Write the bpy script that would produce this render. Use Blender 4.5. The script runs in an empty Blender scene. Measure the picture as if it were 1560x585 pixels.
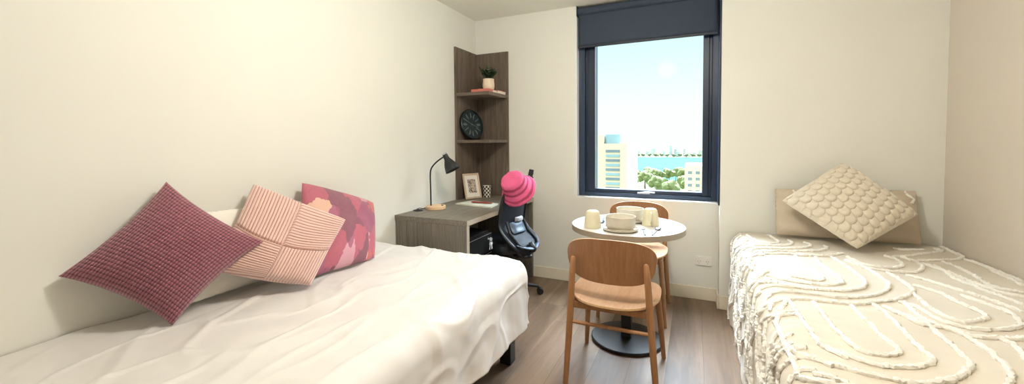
import bpy, bmesh, math, random
from math import sin, cos, pi, sqrt, radians, exp
from mathutils import Vector, Matrix, Euler, noise

random.seed(11)
scene = bpy.context.scene
COL = scene.collection

# ------------------------------------------------------------------ materials
def srgb(r, g, b):
    f = lambda c: (c / 12.92) if c <= 0.04045 else ((c + 0.055) / 1.055) ** 2.4
    return (f(r / 255), f(g / 255), f(b / 255), 1)

class NT:
    def __init__(s, name):
        s.m = bpy.data.materials.new(name); s.m.use_nodes = True
        s.t = s.m.node_tree; s.n = s.t.nodes; s.l = s.t.links
        s.b = s.n['Principled BSDF']
    def add(s, kind, **kw):
        x = s.n.new(kind)
        for k, v in kw.items():
            if k in x.inputs: x.inputs[k].default_value = v
            else: setattr(x, k, v)
        return x
    def link(s, a, b): s.l.new(a, b)
    def coords(s, scale=(1, 1, 1), which='Object', rot=(0, 0, 0)):
        tc = s.add('ShaderNodeTexCoord'); mp = s.add('ShaderNodeMapping')
        mp.inputs['Scale'].default_value = scale; mp.inputs['Rotation'].default_value = rot
        s.link(tc.outputs[which], mp.inputs['Vector']); return mp.outputs[0]
    def noise(s, vec, scale=5, detail=4, rough=.5, dist=0):
        x = s.add('ShaderNodeTexNoise'); x.inputs['Scale'].default_value = scale
        x.inputs['Detail'].default_value = detail; x.inputs['Roughness'].default_value = rough
        x.inputs['Distortion'].default_value = dist
        if vec: s.link(vec, x.inputs['Vector'])
        return x.outputs['Fac']
    def ramp(s, fac, stops, interp='LINEAR'):
        r = s.add('ShaderNodeValToRGB'); r.color_ramp.interpolation = interp
        e = r.color_ramp.elements
        while len(e) > 1: e.remove(e[0])
        e[0].position = stops[0][0]; e[0].color = stops[0][1]
        for p, c in stops[1:]:
            q = e.new(p); q.color = c
        s.link(fac, r.inputs[0]); return r.outputs[0]
    def bump(s, h, strength=.3, dist=.01):
        b = s.add('ShaderNodeBump'); b.inputs['Strength'].default_value = strength
        b.inputs['Distance'].default_value = dist
        s.link(h, b.inputs['Height']); s.link(b.outputs[0], s.b.inputs['Normal'])
    def math(s, op, a, b=None):
        m = s.add('ShaderNodeMath', operation=op)
        for i, v in enumerate((a, b)):
            if v is None: continue
            if isinstance(v, (int, float)): m.inputs[i].default_value = v
            else: s.link(v, m.inputs[i])
        return m.outputs[0]
    def mixc(s, fac, a, b, mode='MIX'):
        m = s.add('ShaderNodeMix', data_type='RGBA', blend_type=mode)
        for i, v in ((0, fac), (6, a), (7, b)):
            if isinstance(v, (int, float)): m.inputs[i].default_value = v
            elif isinstance(v, tuple): m.inputs[i].default_value = v
            else: s.link(v, m.inputs[i])
        return m.outputs[2]

def plain(name, col, rough=.6, metal=0, var=.04, scale=18, bump=0, spec=.5, sheen=0):
    s = NT(name); v = s.coords()
    f = s.noise(v, scale, 3)
    a = tuple(c * (1 - var) for c in col[:3]) + (1,); b = tuple(min(1, c * (1 + var)) for c in col[:3]) + (1,)
    s.link(s.ramp(f, [(.3, a), (.7, b)]), s.b.inputs['Base Color'])
    s.b.inputs['Roughness'].default_value = rough; s.b.inputs['Metallic'].default_value = metal
    s.b.inputs['Specular IOR Level'].default_value = spec
    if sheen: s.b.inputs['Sheen Weight'].default_value = sheen; s.b.inputs['Sheen Roughness'].default_value = .5
    if bump: s.bump(s.noise(v, scale * 14, 3), .35, bump)
    return s.m

def wood(name, dark, mid, light, grain=(1, 1, 1), rough=.45, scale=6, bump=.0006, contrast=1.0, spec=.4):
    """grain: mapping scale; the small component is the axis the grain runs along."""
    s = NT(name); v = s.coords(grain)
    f = s.noise(v, scale, 8, .62, .6); g = s.noise(v, scale * 7, 5, .6, .3)
    h = s.math('ADD', s.math('MULTIPLY', f, .65), s.math('MULTIPLY', g, .35))
    w = .16 / contrast
    s.link(s.ramp(h, [(.5 - w, dark), (.5, mid), (.5 + w, light)]), s.b.inputs['Base Color'])
    s.b.inputs['Roughness'].default_value = rough; s.b.inputs['Specular IOR Level'].default_value = spec
    s.bump(g, .3, bump)
    return s.m

M = {}
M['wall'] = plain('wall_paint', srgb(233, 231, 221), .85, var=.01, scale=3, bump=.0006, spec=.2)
M['wall_r'] = plain('wall_paint_right', srgb(218, 208, 194), .85, var=.01, scale=3, bump=.0006, spec=.2)  # right wall, slightly darker and warmer than the other walls
M['ceil'] = plain('ceiling_paint', srgb(238, 235, 222), .9, var=.01, scale=3, spec=.15)
M['trim'] = plain('skirting_paint', srgb(236, 226, 204), .4, var=.01)
M['reveal'] = plain('reveal_paint_whitened', srgb(248, 248, 246), .22, var=.005, spec=.7)

def floor_mat():
    s = NT('oak_floorboards')
    tc = s.add('ShaderNodeTexCoord'); sep = s.add('ShaderNodeSeparateXYZ'); s.link(tc.outputs['Object'], sep.inputs[0])
    PW, PL = .19, 1.9
    xi = s.math('DIVIDE', s.math('ADD', sep.outputs[0], .075), PW); xf = s.math('FLOOR', xi)
    off = s.math('MULTIPLY', s.math('FRACT', s.math('MULTIPLY', s.math('SINE', s.math('MULTIPLY', xf, 12.9898)), 43758.5)), PL)
    yi = s.math('DIVIDE', s.math('ADD', sep.outputs[1], off), PL); yf = s.math('FLOOR', yi)
    cid = s.add('ShaderNodeCombineXYZ'); s.link(xf, cid.inputs[0]); s.link(yf, cid.inputs[1])
    wn = s.add('ShaderNodeTexWhiteNoise', noise_dimensions='3D'); s.link(cid.outputs[0], wn.inputs[0])
    # grain coordinates shifted per board
    mp = s.add('ShaderNodeMapping'); mp.inputs['Scale'].default_value = (1, .11, 1)
    s.link(tc.outputs['Object'], mp.inputs[0])
    add = s.add('ShaderNodeVectorMath', operation='ADD'); s.link(mp.outputs[0], add.inputs[0])
    sc = s.add('ShaderNodeVectorMath', operation='SCALE'); s.link(wn.outputs['Color'], sc.inputs[0]); sc.inputs[3].default_value = 9
    s.link(sc.outputs[0], add.inputs[1])
    f = s.noise(add.outputs[0], 5, 6, .52, 1.0); g = s.noise(add.outputs[0], 55, 4, .6, .2)
    h = s.math('ADD', s.math('ADD', s.math('MULTIPLY', f, .74), s.math('MULTIPLY', g, .1)), s.math('MULTIPLY', wn.outputs['Value'], .16))
    c = s.ramp(h, [(.34, srgb(90, 70, 53)), (.46, srgb(121, 98, 78)), (.58, srgb(143, 119, 97)), (.7, srgb(161, 137, 114))])
    # knots
    mk = s.add('ShaderNodeMapping'); mk.inputs['Scale'].default_value = (2.6, 1.5, 1); s.link(tc.outputs['Object'], mk.inputs[0])
    vo = s.add('ShaderNodeTexVoronoi'); vo.inputs['Scale'].default_value = 1.15; s.link(mk.outputs[0], vo.inputs['Vector'])
    kn = s.ramp(vo.outputs['Distance'], [(.0, (1, 1, 1, 1)), (.13, (0, 0, 0, 1))])
    c = s.mixc(s.math('MULTIPLY', kn, .5), c, srgb(88, 70, 58))
    # joints
    jx = s.math('LESS_THAN', s.math('FRACT', xi), .014); jy = s.math('LESS_THAN', s.math('FRACT', yi), .0016)
    j = s.math('MAXIMUM', jx, jy)
    c = s.mixc(s.math('MULTIPLY', j, .55), c, srgb(70, 56, 46))
    s.link(c, s.b.inputs['Base Color'])
    s.b.inputs['Roughness'].default_value = .42; s.b.inputs['Specular IOR Level'].default_value = .4
    s.bump(s.math('SUBTRACT', g, s.math('MULTIPLY', j, 1.5)), .25, .001)
    return s.m
M['floor'] = floor_mat()

gd, gm, gl = srgb(98, 91, 81), srgb(120, 112, 100), srgb(142, 134, 120)
M['grey_wood_y'] = wood('grey_oak_laminate_long', gd, gm, gl, (12, .5, 12), .5, 6)
M['grey_wood_z'] = wood('grey_oak_laminate_upright', gd, gm, gl, (14, 14, .5), .5, 6)
bd_, bm_, bl_ = srgb(88, 76, 65), srgb(108, 95, 82), srgb(127, 113, 99)  # brown laminate, darkened: the shade on the shelf unit is in the colour
M['shelf_wood_z'] = wood('brown_oak_shaded_upright', bd_, bm_, bl_, (6, 6, .4), .55, 5)
M['shelf_wood_x'] = wood('brown_oak_shaded_level', bd_, bm_, bl_, (.5, 6, 6), .5, 5)
M['edge'] = plain('laminate_edge', srgb(176, 164, 146), .5, var=.05)
M['beech'] = wood('warm_beech', srgb(146, 100, 64), srgb(166, 119, 80), srgb(182, 136, 96), (5, 5, .4), .42, 5, contrast=.8)
M['beech_seat'] = wood('beech_veneer_seat_lit', srgb(190, 148, 114), srgb(208, 168, 134), srgb(222, 186, 154), (6, .5, 6), .34, 5, contrast=.8, spec=.55)  # seat veneer lightened; the pinkish reflection on it is part of the colour
M['beech_back'] = wood('beech_veneer_back', srgb(132, 90, 58), srgb(150, 106, 71), srgb(166, 121, 84), (7, 7, .45), .4, 6, contrast=.8)
M['ply_edge'] = plain('plywood_edge', srgb(222, 182, 136), .5, var=.08, scale=60)
M['lamp_wood'] = wood('pale_pine', srgb(214, 176, 136), srgb(228, 192, 152), srgb(238, 206, 170), (1, 6, 6), .5, 8)
M['black'] = plain('black_powder_coat', srgb(27, 28, 31), .45, var=.08)
M['blackplastic'] = plain('black_plastic', srgb(20, 22, 27), .42, var=.08)
M['bedleg'] = plain('black_bed_leg', srgb(24, 24, 26), .55)
M['pedestal'] = plain('black_drawer_paint', srgb(11, 11, 12), .65, spec=.2)
M['navy'] = plain('bloom_black_aluminium', srgb(34, 52, 76), .38, var=.04, metal=0, spec=.6)  # frame and sash: blue bloom around the window put into the colour
M['navy2'] = plain('bloom_black_sash', srgb(24, 40, 62), .34, var=.04, spec=.6)
M['chrome'] = plain('brushed_steel', srgb(205, 205, 205), .22, metal=1, var=.02)
M['silver'] = plain('dull_silver', srgb(190, 192, 196), .35, metal=.8, var=.02)
M['white_plastic'] = plain('white_plastic', srgb(238, 234, 224), .35, var=.01)
M['tabletop'] = plain('white_laminate', srgb(216, 213, 208), .24, var=.01, spec=.6)
M['cutlery'] = plain('steel_cutlery', srgb(104, 106, 110), .3, metal=.8, var=.02)
M['key'] = plain('nickel_key', srgb(214, 214, 216), .4, metal=.2, var=.02)
M['table_edge'] = plain('table_edge_band', srgb(152, 138, 118), .5, var=.04)
M['stone'] = plain('cream_stoneware', srgb(208, 200, 182), .45, var=.04, scale=30)
M['cup'] = plain('pale_yellow_stoneware', srgb(218, 209, 178), .4, var=.03, scale=30)
M['slot'] = plain('dark_slot', srgb(60, 56, 52), .6)
M['duvet'] = plain('white_satin_cotton', srgb(228, 223, 218), .42, var=.012, scale=6, bump=.0003, spec=.4, sheen=.25)
M['pillow_white'] = plain('white_cotton', srgb(240, 236, 224), .75, var=.01, bump=.0004, sheen=.2)
M['mattress'] = plain('mattress_ticking', srgb(225, 222, 214), .8)
M['bedbase'] = plain('dark_bed_base', srgb(40, 38, 38), .8)
M['linen'] = plain('beige_linen', srgb(200, 185, 163), .85, var=.03, scale=9, bump=.0006, sheen=.2)
M['coverlet'] = plain('cream_linen_coverlet', srgb(216, 205, 186), .85, var=.045, scale=5, bump=.0008, sheen=.25)
M['tuft'] = plain('ivory_tufted_yarn', srgb(247, 242, 231), .95, var=.04, scale=160, bump=.003, sheen=.4)
M['knit'] = plain('cream_bubble_plush', srgb(226, 214, 193), .95, var=.035, scale=60, bump=.002, sheen=.5)
M['blind'] = plain('charcoal_blind_fabric', srgb(56, 66, 82), .8, var=.05, scale=4, bump=.0003)
M['blindrail'] = plain('charcoal_rail', srgb(34, 42, 54), .5)
M['pot'] = plain('cream_pot', srgb(232, 212, 186), .5, var=.03)
M['leaf'] = plain('dark_green_leaf', srgb(48, 74, 48), .45, var=.35, scale=40)
M['soil'] = plain('dark_soil', srgb(50, 40, 32), .9)
M['book_cover'] = plain('salmon_book_cover', srgb(206, 116, 104), .5, var=.05)
M['paper'] = plain('page_paper', srgb(238, 228, 212), .8, var=.03, scale=90)
M['pad'] = plain('pale_sage_cover', srgb(214, 216, 198), .7, var=.02)
M['pen'] = plain('brick_red_lacquer', srgb(150, 62, 54), .35)
M['frame_wood'] = wood('pale_frame_wood', srgb(186, 160, 134), srgb(206, 182, 156), srgb(220, 198, 174), (6, 6, .6), .5, 8)
M['mat_board'] = plain('white_mat_board', srgb(238, 232, 222), .7, var=.01)
M['cblack'] = plain('check_black', srgb(30, 28, 28), .4)
M['cwhite'] = plain('check_white', srgb(232, 224, 208), .4)
M['clock_face'] = plain('dark_teal_clock_face', srgb(24, 42, 47), .4, var=.1)
M['clock_rim'] = plain('black_teal_rim', srgb(14, 24, 28), .35)
M['clock_mark'] = plain('grey_clock_markings', srgb(112, 124, 122), .5)
M['waffle'] = plain('mauve_waffle_corduroy', srgb(158, 92, 104), .85, var=.06, scale=50, bump=.001, sheen=.6)
M['cord'] = plain('blush_corduroy', srgb(228, 188, 172), .85, var=.03, scale=50, bump=.0008, sheen=.5)
M['cable'] = plain('black_cable', srgb(24, 24, 26), .5)
M['lumbar'] = plain('slate_blue_plastic', srgb(76, 92, 112), .4)
M['chairtag'] = plain('light_grey_bracket', srgb(214, 218, 220), .35)
M['ring'] = M['chrome']

def mesh_back():
    s = NT('navy_chair_mesh'); v = s.coords((1, 1, 1))
    w = s.add('ShaderNodeTexWave', bands_direction='Z'); w.inputs['Scale'].default_value = 90; s.link(v, w.inputs[0])
    s.link(s.ramp(w.outputs['Fac'], [(.2, srgb(14, 20, 30)), (.8, srgb(24, 36, 52))]), s.b.inputs['Base Color'])
    s.b.inputs['Roughness'].default_value = .6; s.bump(w.outputs['Fac'], .3, .001); return s.m
M['chairmesh'] = mesh_back()

def hat_mat():
    s = NT('pink_crochet'); tc = s.add('ShaderNodeTexCoord'); sep = s.add('ShaderNodeSeparateXYZ')
    s.link(tc.outputs['UV'], sep.inputs[0])
    band = s.ramp(sep.outputs[1], [(0, srgb(228, 92, 140)), (0.28, srgb(228, 92, 140)), (0.31, srgb(160, 22, 66)), (0.36, srgb(160, 22, 66)), (0.39, srgb(228, 92, 140)), (0.47, srgb(228, 92, 140)), (0.49, srgb(160, 22, 66)), (0.55, srgb(160, 22, 66)), (0.58, srgb(228, 92, 140)), (0.66, srgb(228, 92, 140)), (0.68, srgb(160, 22, 66)), (0.72, srgb(160, 22, 66)), (0.75, srgb(228, 92, 140)), (1, srgb(228, 92, 140))])
    f = s.noise(tc.outputs['Object'], 120, 3)
    s.link(s.mixc(s.math('MULTIPLY', f, .28), band, srgb(238, 140, 172)), s.b.inputs['Base Color'])
    w = s.add('ShaderNodeTexWave', bands_direction='Y'); w.inputs['Scale'].default_value = 10; s.link(tc.outputs['UV'], w.inputs[0])
    w.inputs['Distortion'].default_value = 1
    s.b.inputs['Roughness'].default_value = .9
    s.bump(s.math('ADD', w.outputs['Fac'], s.math('MULTIPLY', f, 1.5)), .7, .003); return s.m
M['hat'] = hat_mat()

def ribbed(name, groove, ridge, nu, nv, quarters):  # ridges lightened for pile sheen, grooves darkened as shade, in the base colour
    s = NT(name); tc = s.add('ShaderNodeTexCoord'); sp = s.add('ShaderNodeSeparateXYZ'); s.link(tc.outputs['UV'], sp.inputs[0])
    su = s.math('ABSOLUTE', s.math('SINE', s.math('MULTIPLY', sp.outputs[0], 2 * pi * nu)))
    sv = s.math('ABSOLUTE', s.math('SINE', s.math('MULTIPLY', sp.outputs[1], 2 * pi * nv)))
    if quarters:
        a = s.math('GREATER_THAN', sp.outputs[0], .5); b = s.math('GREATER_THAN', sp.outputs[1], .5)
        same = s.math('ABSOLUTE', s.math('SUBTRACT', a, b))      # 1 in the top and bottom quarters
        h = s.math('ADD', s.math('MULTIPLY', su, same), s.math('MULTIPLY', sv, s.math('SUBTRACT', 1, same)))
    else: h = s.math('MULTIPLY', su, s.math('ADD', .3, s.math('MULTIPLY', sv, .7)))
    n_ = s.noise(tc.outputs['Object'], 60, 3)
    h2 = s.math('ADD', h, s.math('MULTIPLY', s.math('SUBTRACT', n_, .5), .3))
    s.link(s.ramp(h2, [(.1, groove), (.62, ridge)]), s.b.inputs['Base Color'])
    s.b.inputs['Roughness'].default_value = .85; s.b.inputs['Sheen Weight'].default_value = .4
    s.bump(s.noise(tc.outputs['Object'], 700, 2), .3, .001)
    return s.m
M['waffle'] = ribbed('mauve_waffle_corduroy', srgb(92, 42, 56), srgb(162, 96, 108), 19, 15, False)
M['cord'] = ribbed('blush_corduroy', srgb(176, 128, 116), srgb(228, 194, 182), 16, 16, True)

def floral():
    s = NT('mauve_leaf_print'); tc = s.add('ShaderNodeTexCoord')
    mp = s.add('ShaderNodeMapping'); mp.inputs['Scale'].default_value = (5.6, 3.0, 1); mp.inputs['Rotation'].default_value = (0, 0, .7)
    s.link(tc.outputs['UV'], mp.inputs[0])
    nz = s.add('ShaderNodeTexNoise'); nz.inputs['Scale'].default_value = 1.6; s.link(mp.outputs[0], nz.inputs[0])
    sub = s.add('ShaderNodeVectorMath', operation='SCALE'); s.link(nz.outputs['Color'], sub.inputs[0]); sub.inputs[3].default_value = .9
    ad = s.add('ShaderNodeVectorMath', operation='ADD'); s.link(mp.outputs[0], ad.inputs[0]); s.link(sub.outputs[0], ad.inputs[1])
    vo = s.add('ShaderNodeTexVoronoi', distance='MINKOWSKI'); vo.inputs['Scale'].default_value = 1.0
    vo.inputs['Exponent'].default_value = 1.6
    s.link(ad.outputs[0], vo.inputs['Vector'])
    sp = s.add('ShaderNodeSeparateColor'); s.link(vo.outputs['Color'], sp.inputs[0])
    pal = [(0, srgb(176, 88, 108)), (.16, srgb(128, 74, 92)), (.32, srgb(166, 92, 122)), (.46, srgb(212, 158, 172)), (.58, srgb(196, 104, 98)),
           (.66, srgb(154, 80, 110)), (.8, srgb(222, 182, 158)), (.88, srgb(104, 44, 70)), (.95, srgb(184, 92, 112))]
    c = s.ramp(sp.outputs[0], pal, 'CONSTANT')
    st = s.noise(ad.outputs[0], 9, 3)
    c = s.mixc(s.math('MULTIPLY', st, .22), c, srgb(216, 160, 166))
    s.link(c, s.b.inputs['Base Color']); s.b.inputs['Roughness'].default_value = .7
    s.b.inputs['Sheen Weight'].default_value = .2
    return s.m
M['floral'] = floral()

def art():
    s = NT('sepia_art_print'); v = s.coords((1, 1, 1))
    f = s.noise(v, 26, 4, .6, 1.4)
    s.link(s.ramp(f, [(.36, srgb(70, 60, 54)), (.45, srgb(150, 132, 116)), (.5, srgb(228, 214, 196)), (.56, srgb(120, 106, 96)), (.66, srgb(206, 190, 170))]), s.b.inputs['Base Color'])
    s.b.inputs['Roughness'].default_value = .4; return s.m
M['art'] = art()

def glass():
    m = bpy.data.materials.new('window_glass'); m.use_nodes = True; n = m.node_tree.nodes; l = m.node_tree.links
    n.remove(n['Principled BSDF']); o = n['Material Output']
    t = n.new('ShaderNodeBsdfTransparent'); t.inputs[0].default_value = (.97, 1, 1, 1)
    g = n.new('ShaderNodeBsdfGlossy'); g.inputs['Roughness'].default_value = .02
    f = n.new('ShaderNodeFresnel'); f.inputs[0].default_value = 1.045
    x = n.new('ShaderNodeMixShader'); l.new(f.outputs[0], x.inputs[0]); l.new(t.outputs[0], x.inputs[1]); l.new(g.outputs[0], x.inputs[2]); l.new(x.outputs[0], o.inputs[0])
    return m
M['glass'] = glass()
def emis(name, col, st):
    s = NT(name); s.b.inputs['Base Color'].default_value = col
    s.b.inputs['Emission Color'].default_value = col; s.b.inputs['Emission Strength'].default_value = st; return s.m
M['lampglow'] = emis('ceiling_lamp_glow', srgb(255, 244, 224), 1.5)

# ------------------------------------------------------------------ mesh helpers
def link(name, bm, mat, parent=None, smooth=True, bevel=0, seg=2, sub=0, fix=True):
    if fix: bmesh.ops.recalc_face_normals(bm, faces=bm.faces)
    me = bpy.data.meshes.new(name); bm.to_mesh(me); bm.free()
    mats = mat if isinstance(mat, (list, tuple)) else [mat]
    for x in mats: me.materials.append(M[x] if isinstance(x, str) else x)
    if smooth:
        for p in me.polygons: p.use_smooth = True
        try: me.set_sharp_from_angle(angle=radians(35))
        except Exception: pass
    o = bpy.data.objects.new(name, me); COL.objects.link(o)
    if parent is not None: o.parent = parent
    if bevel:
        b = o.modifiers.new('bevel', 'BEVEL'); b.width = bevel; b.segments = seg; b.limit_method = 'ANGLE'; b.angle_limit = radians(40)
        b.harden_normals = False
    if sub:
        b = o.modifiers.new('sub', 'SUBSURF'); b.levels = sub; b.render_levels = sub
    return o

def thing(name, loc=(0, 0, 0), rz=0, label=None, cat=None, group=None, rot=None):
    o = bpy.data.objects.new(name, None); COL.objects.link(o); o.location = loc
    o.rotation_euler = rot if rot is not None else (0, 0, rz); o.empty_display_size = .1
    return tag(o, label, cat, group)
def tag(o, label=None, cat=None, group=None, kind=None):
    if label: o['label'] = label
    if cat: o['category'] = cat
    if group: o['group'] = group
    if kind: o['kind'] = kind
    return o
def part(o, label): o['label'] = label; return o
def structure(name, bm, mat, parent=None, **kw):
    o = link(name, bm, mat, parent, **kw)
    if parent is None: o['kind'] = 'structure'
    return o
def kids(o): return [c for c in bpy.data.objects if c.parent == o]
def dup(root, loc, rz, label, group=None):
    r = root.copy(); COL.objects.link(r); r.location = loc; r.rotation_euler = (0, 0, rz); r['label'] = label
    if group: r['group'] = group
    for ch in kids(root):
        c = ch.copy(); COL.objects.link(c); c.parent = r
        for g in kids(ch):
            e = g.copy(); COL.objects.link(e); e.parent = c
    return r

def box(bm, x0, x1, y0, y1, z0, z1, mi=0, mat=None):
    vs = [bm.verts.new((x, y, z)) for x in (x0, x1) for y in (y0, y1) for z in (z0, z1)]
    if mat is not None:
        for v in vs: v.co = mat @ v.co
    fs = [(0, 1, 3, 2), (4, 6, 7, 5), (0, 4, 5, 1), (2, 3, 7, 6), (0, 2, 6, 4), (1, 5, 7, 3)]
    out = []
    for f in fs:
        q = bm.faces.new([vs[i] for i in f]); q.material_index = mi; out.append(q)
    return out
def B(*a, **k): bm = bmesh.new(); box(bm, *a, **k); return bm

def frame_of(d):
    d = d.normalized(); a = Vector((0, 0, 1)) if abs(d.z) < .9 else Vector((1, 0, 0))
    u = d.cross(a).normalized(); return u, d.cross(u).normalized()
def tube(bm, pts, r, seg=12, closed=False, mi=0, flat=1.0, up=None):
    P = [Vector(p) for p in pts]; n = len(P); R = r if isinstance(r, (list, tuple)) else [r] * n
    rings = []; pu = None
    for i, p in enumerate(P):
        if closed: d = P[(i + 1) % n] - P[i - 1]
        else: d = P[min(i + 1, n - 1)] - P[max(i - 1, 0)]
        if up is not None:
            u = d.normalized().cross(Vector(up)).normalized(); w = u.cross(d.normalized()).normalized()
        elif pu is None: u, w = frame_of(d)
        else:
            dn = d.normalized(); u = (pu - dn * pu.dot(dn)).normalized(); w = dn.cross(u)
        pu = u
        rings.append([bm.verts.new(p + (u * cos(2 * pi * k / seg) + w * sin(2 * pi * k / seg) * flat) * R[i]) for k in range(seg)])
    m = n if closed else n - 1
    for i in range(m):
        a, b = rings[i], rings[(i + 1) % n]
        for k in range(seg):
            f = bm.faces.new((a[k], a[(k + 1) % seg], b[(k + 1) % seg], b[k])); f.material_index = mi
    if not closed:
        for rr in (rings[0], rings[-1][::-1]):
            f = bm.faces.new(rr[::-1]); f.material_index = mi
    return rings
def T(pts, r, **k): bm = bmesh.new(); tube(bm, pts, r, **k); return bm
def lathe(bm, prof, seg=48, mat=Matrix(), mi=None, uv=False):
    rings = []
    for r, z in prof:
        if r < 1e-6: rings.append([bm.verts.new(mat @ Vector((0, 0, z)))])
        else: rings.append([bm.verts.new(mat @ Vector((r * cos(2 * pi * k / seg), r * sin(2 * pi * k / seg), z))) for k in range(seg)])
    L = bm.loops.layers.uv.verify() if uv else None
    for i in range(len(rings) - 1):
        a, b = rings[i], rings[i + 1]
        for k in range(seg):
            k2 = (k + 1) % seg
            va = [a[0]] if len(a) == 1 else [a[k], a[k2]]; vb = [b[0]] if len(b) == 1 else [b[k2], b[k]]
            if len(va) + len(vb) < 3: continue
            f = bm.faces.new(va + vb)
            if mi is not None: f.material_index = mi(i, k) if callable(mi) else mi
            if uv:
                for lp in f.loops:
                    t = i if lp.vert in a else i + 1
                    lp[L].uv = (k / seg, t / (len(rings) - 1))
def LA(prof, **k): bm = bmesh.new(); lathe(bm, prof, **k); return bm
def spline(pts, n=8, closed=False):
    P = [Vector(p) for p in pts]; out = []; N = len(P)
    rng = N if closed else N - 1
    for i in range(rng):
        p1, p2 = P[i], P[(i + 1) % N]
        p0 = P[i - 1] if (closed or i > 0) else p1 * 2 - p2
        p3 = P[(i + 2) % N] if (closed or i + 2 < N) else p2 * 2 - p1
        for k in range(n):
            t = k / n; t2 = t * t; t3 = t2 * t
            out.append(.5 * ((2 * p1) + (p2 - p0) * t + (2 * p0 - 5 * p1 + 4 * p2 - p3) * t2 + (3 * p1 - p0 - 3 * p2 + p3) * t3))
    if not closed: out.append(P[-1])
    return out
def superellipse(a, b, n, N=64):
    out = []
    for i in range(N):
        t = 2 * pi * i / N; c, s = cos(t), sin(t)
        out.append((a * abs(c) ** (2 / n) * (1 if c >= 0 else -1), b * abs(s) ** (2 / n) * (1 if s >= 0 else -1)))
    return out
def sheet(bm, fn, nu, nv, uv=True, mi=0):
    """grid surface fn(u,v), u,v in 0..1"""
    g = [[bm.verts.new(fn(i / nu, j / nv)) for j in range(nv + 1)] for i in range(nu + 1)]
    L = bm.loops.layers.uv.verify() if uv else None
    for i in range(nu):
        for j in range(nv):
            f = bm.faces.new((g[i][j], g[i + 1][j], g[i + 1][j + 1], g[i][j + 1])); f.material_index = mi
            if uv:
                for lp, (a, b) in zip(f.loops, ((i, j), (i + 1, j), (i + 1, j + 1), (i, j + 1))): lp[L].uv = (a / nu, b / nv)
    return g
def solid_outline(bm, front, back, mi_f=0, mi_e=1, mi_b=0):
    """closed plate from two equal vertex loops with centre fans"""
    pass

LAMP_W, SUN_W, SKY_LOW, SKY_HIGH, EXPO = 48, 1.7, .86, 35.0, 0.47

# ------------------------------------------------------------------ the room
W, CH, J, YF = 3.3575, 2.4386, -.142, -4.8
WX0, WX1, WZ0 = 1.005, 2.135, .766
structure('floor', B(-.1, W + .1, YF - .1, .3, -.1, 0), 'floor', smooth=False)
structure('ceiling', B(-.1, W + .1, YF - .1, .3, CH, CH + .1), 'ceil', smooth=False)
structure('wall_left', B(-.12, 0, YF - .1, .3, 0, CH), 'wall', smooth=False)
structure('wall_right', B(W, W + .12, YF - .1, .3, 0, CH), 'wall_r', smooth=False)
structure('wall_front', B(0, W, YF - .1, YF, 0, CH), 'wall', smooth=False)
bm = bmesh.new(); box(bm, 0, WX0, 0, .25, 0, CH); box(bm, WX0, WX1, 0, .25, 0, WZ0); box(bm, WX1, W, J, .25, 0, CH)
structure('wall_back', bm, 'wall', smooth=False)
# skirting
bm = bmesh.new(); box(bm, 0, WX1 - .001, -.013, -.0005, 0, .101)
structure('baseboard_back', bm, 'trim', bevel=.003)
bm = bmesh.new(); box(bm, WX1 - .013, WX1 - .0005, J - .013, -.0135, 0, .101); box(bm, WX1 - .0004, W, J - .013, J - .0005, 0, .101)
structure('baseboard_right_of_window', bm, 'trim', bevel=.003)
structure('baseboard_left', B(.0005, .013, YF, -1.22, 0, .101), 'trim', bevel=.003)
structure('baseboard_right', B(W - .013, W - .0005, YF, J - .014, 0, .101), 'trim', bevel=.003)
# painted window lining, whitened to carry the daylight glow on the reveal
bm = bmesh.new(); box(bm, WX0, WX0 + .006, .001, .085, WZ0, CH); box(bm, WX0 + .006, WX1, -.002, .085, WZ0 - .004, WZ0 + .006)
structure('trim_1', bm, 'reveal', smooth=False)
# window: outer frame, sash, glass, winder
FY = .075
bm = bmesh.new(); x0, x1, z0, z1 = WX0 + .006, WX1 - .001, WZ0 + .006, CH - .002
box(bm, x0, x0 + .055, FY, .2, z0, z1); box(bm, x1 - .05, x1, FY, .2, z0, z1); box(bm, x0 + .055, x1 - .05, FY, .2, z0, z0 + .035); box(bm, x0 + .055, x1 - .05, FY, .2, z1 - .06, z1)
win = structure('window_1', bm, 'navy', bevel=.003)
bm = bmesh.new()
a0, a1, c0, c1 = x0 + .055, x1 - .05, z0 + .035, z1 - .06
box(bm, a0, a0 + .03, FY + .03, .19, c0, c1); box(bm, a1 - .022, a1, FY + .03, .19, c0, c1)
box(bm, a0 + .03, a0 + .092, FY + .016, .18, c0, c1); box(bm, a1 - .066, a1 - .022, FY + .016, .18, c0, c1)
box(bm, a0 + .092, a1 - .066, FY + .016, .18, c0, c0 + .03); box(bm, a0 + .092, a1 - .066, FY + .016, .18, c1 - .05, c1)
link('sash', bm, 'navy2', win, bevel=.003)
bm = bmesh.new()
for xx in (a0 + .088,):
    box(bm, xx, xx + .004, FY + .012, FY + .017, c0 + .03, c1 - .05)
part(link('glazing_bead', bm, 'silver', win), 'thin silver bead beside the glass')
link('window_glass', B(a0 + .092, a1 - .066, .135, .141, c0 + .03, c1 - .05), 'glass', win, smooth=False)
bm = bmesh.new(); box(bm, 1.52, 1.62, FY - .006, FY + .014, c0 + .001, c0 + .014); tube(bm, [(1.55, FY - .01, c0 + .012), (1.60, FY - .016, c0 + .02), (1.66, FY - .016, c0 + .016)], .006)
part(link('winder_handle', bm, 'silver', win, bevel=.002), 'small silver winder handle')
# dark strip on the jog face beside the window
structure('trim_2', B(WX1 - .012, WX1 - .0015, J + .006, FY, WZ0 + .008, CH - .002), 'navy2', bevel=.002)
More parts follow.
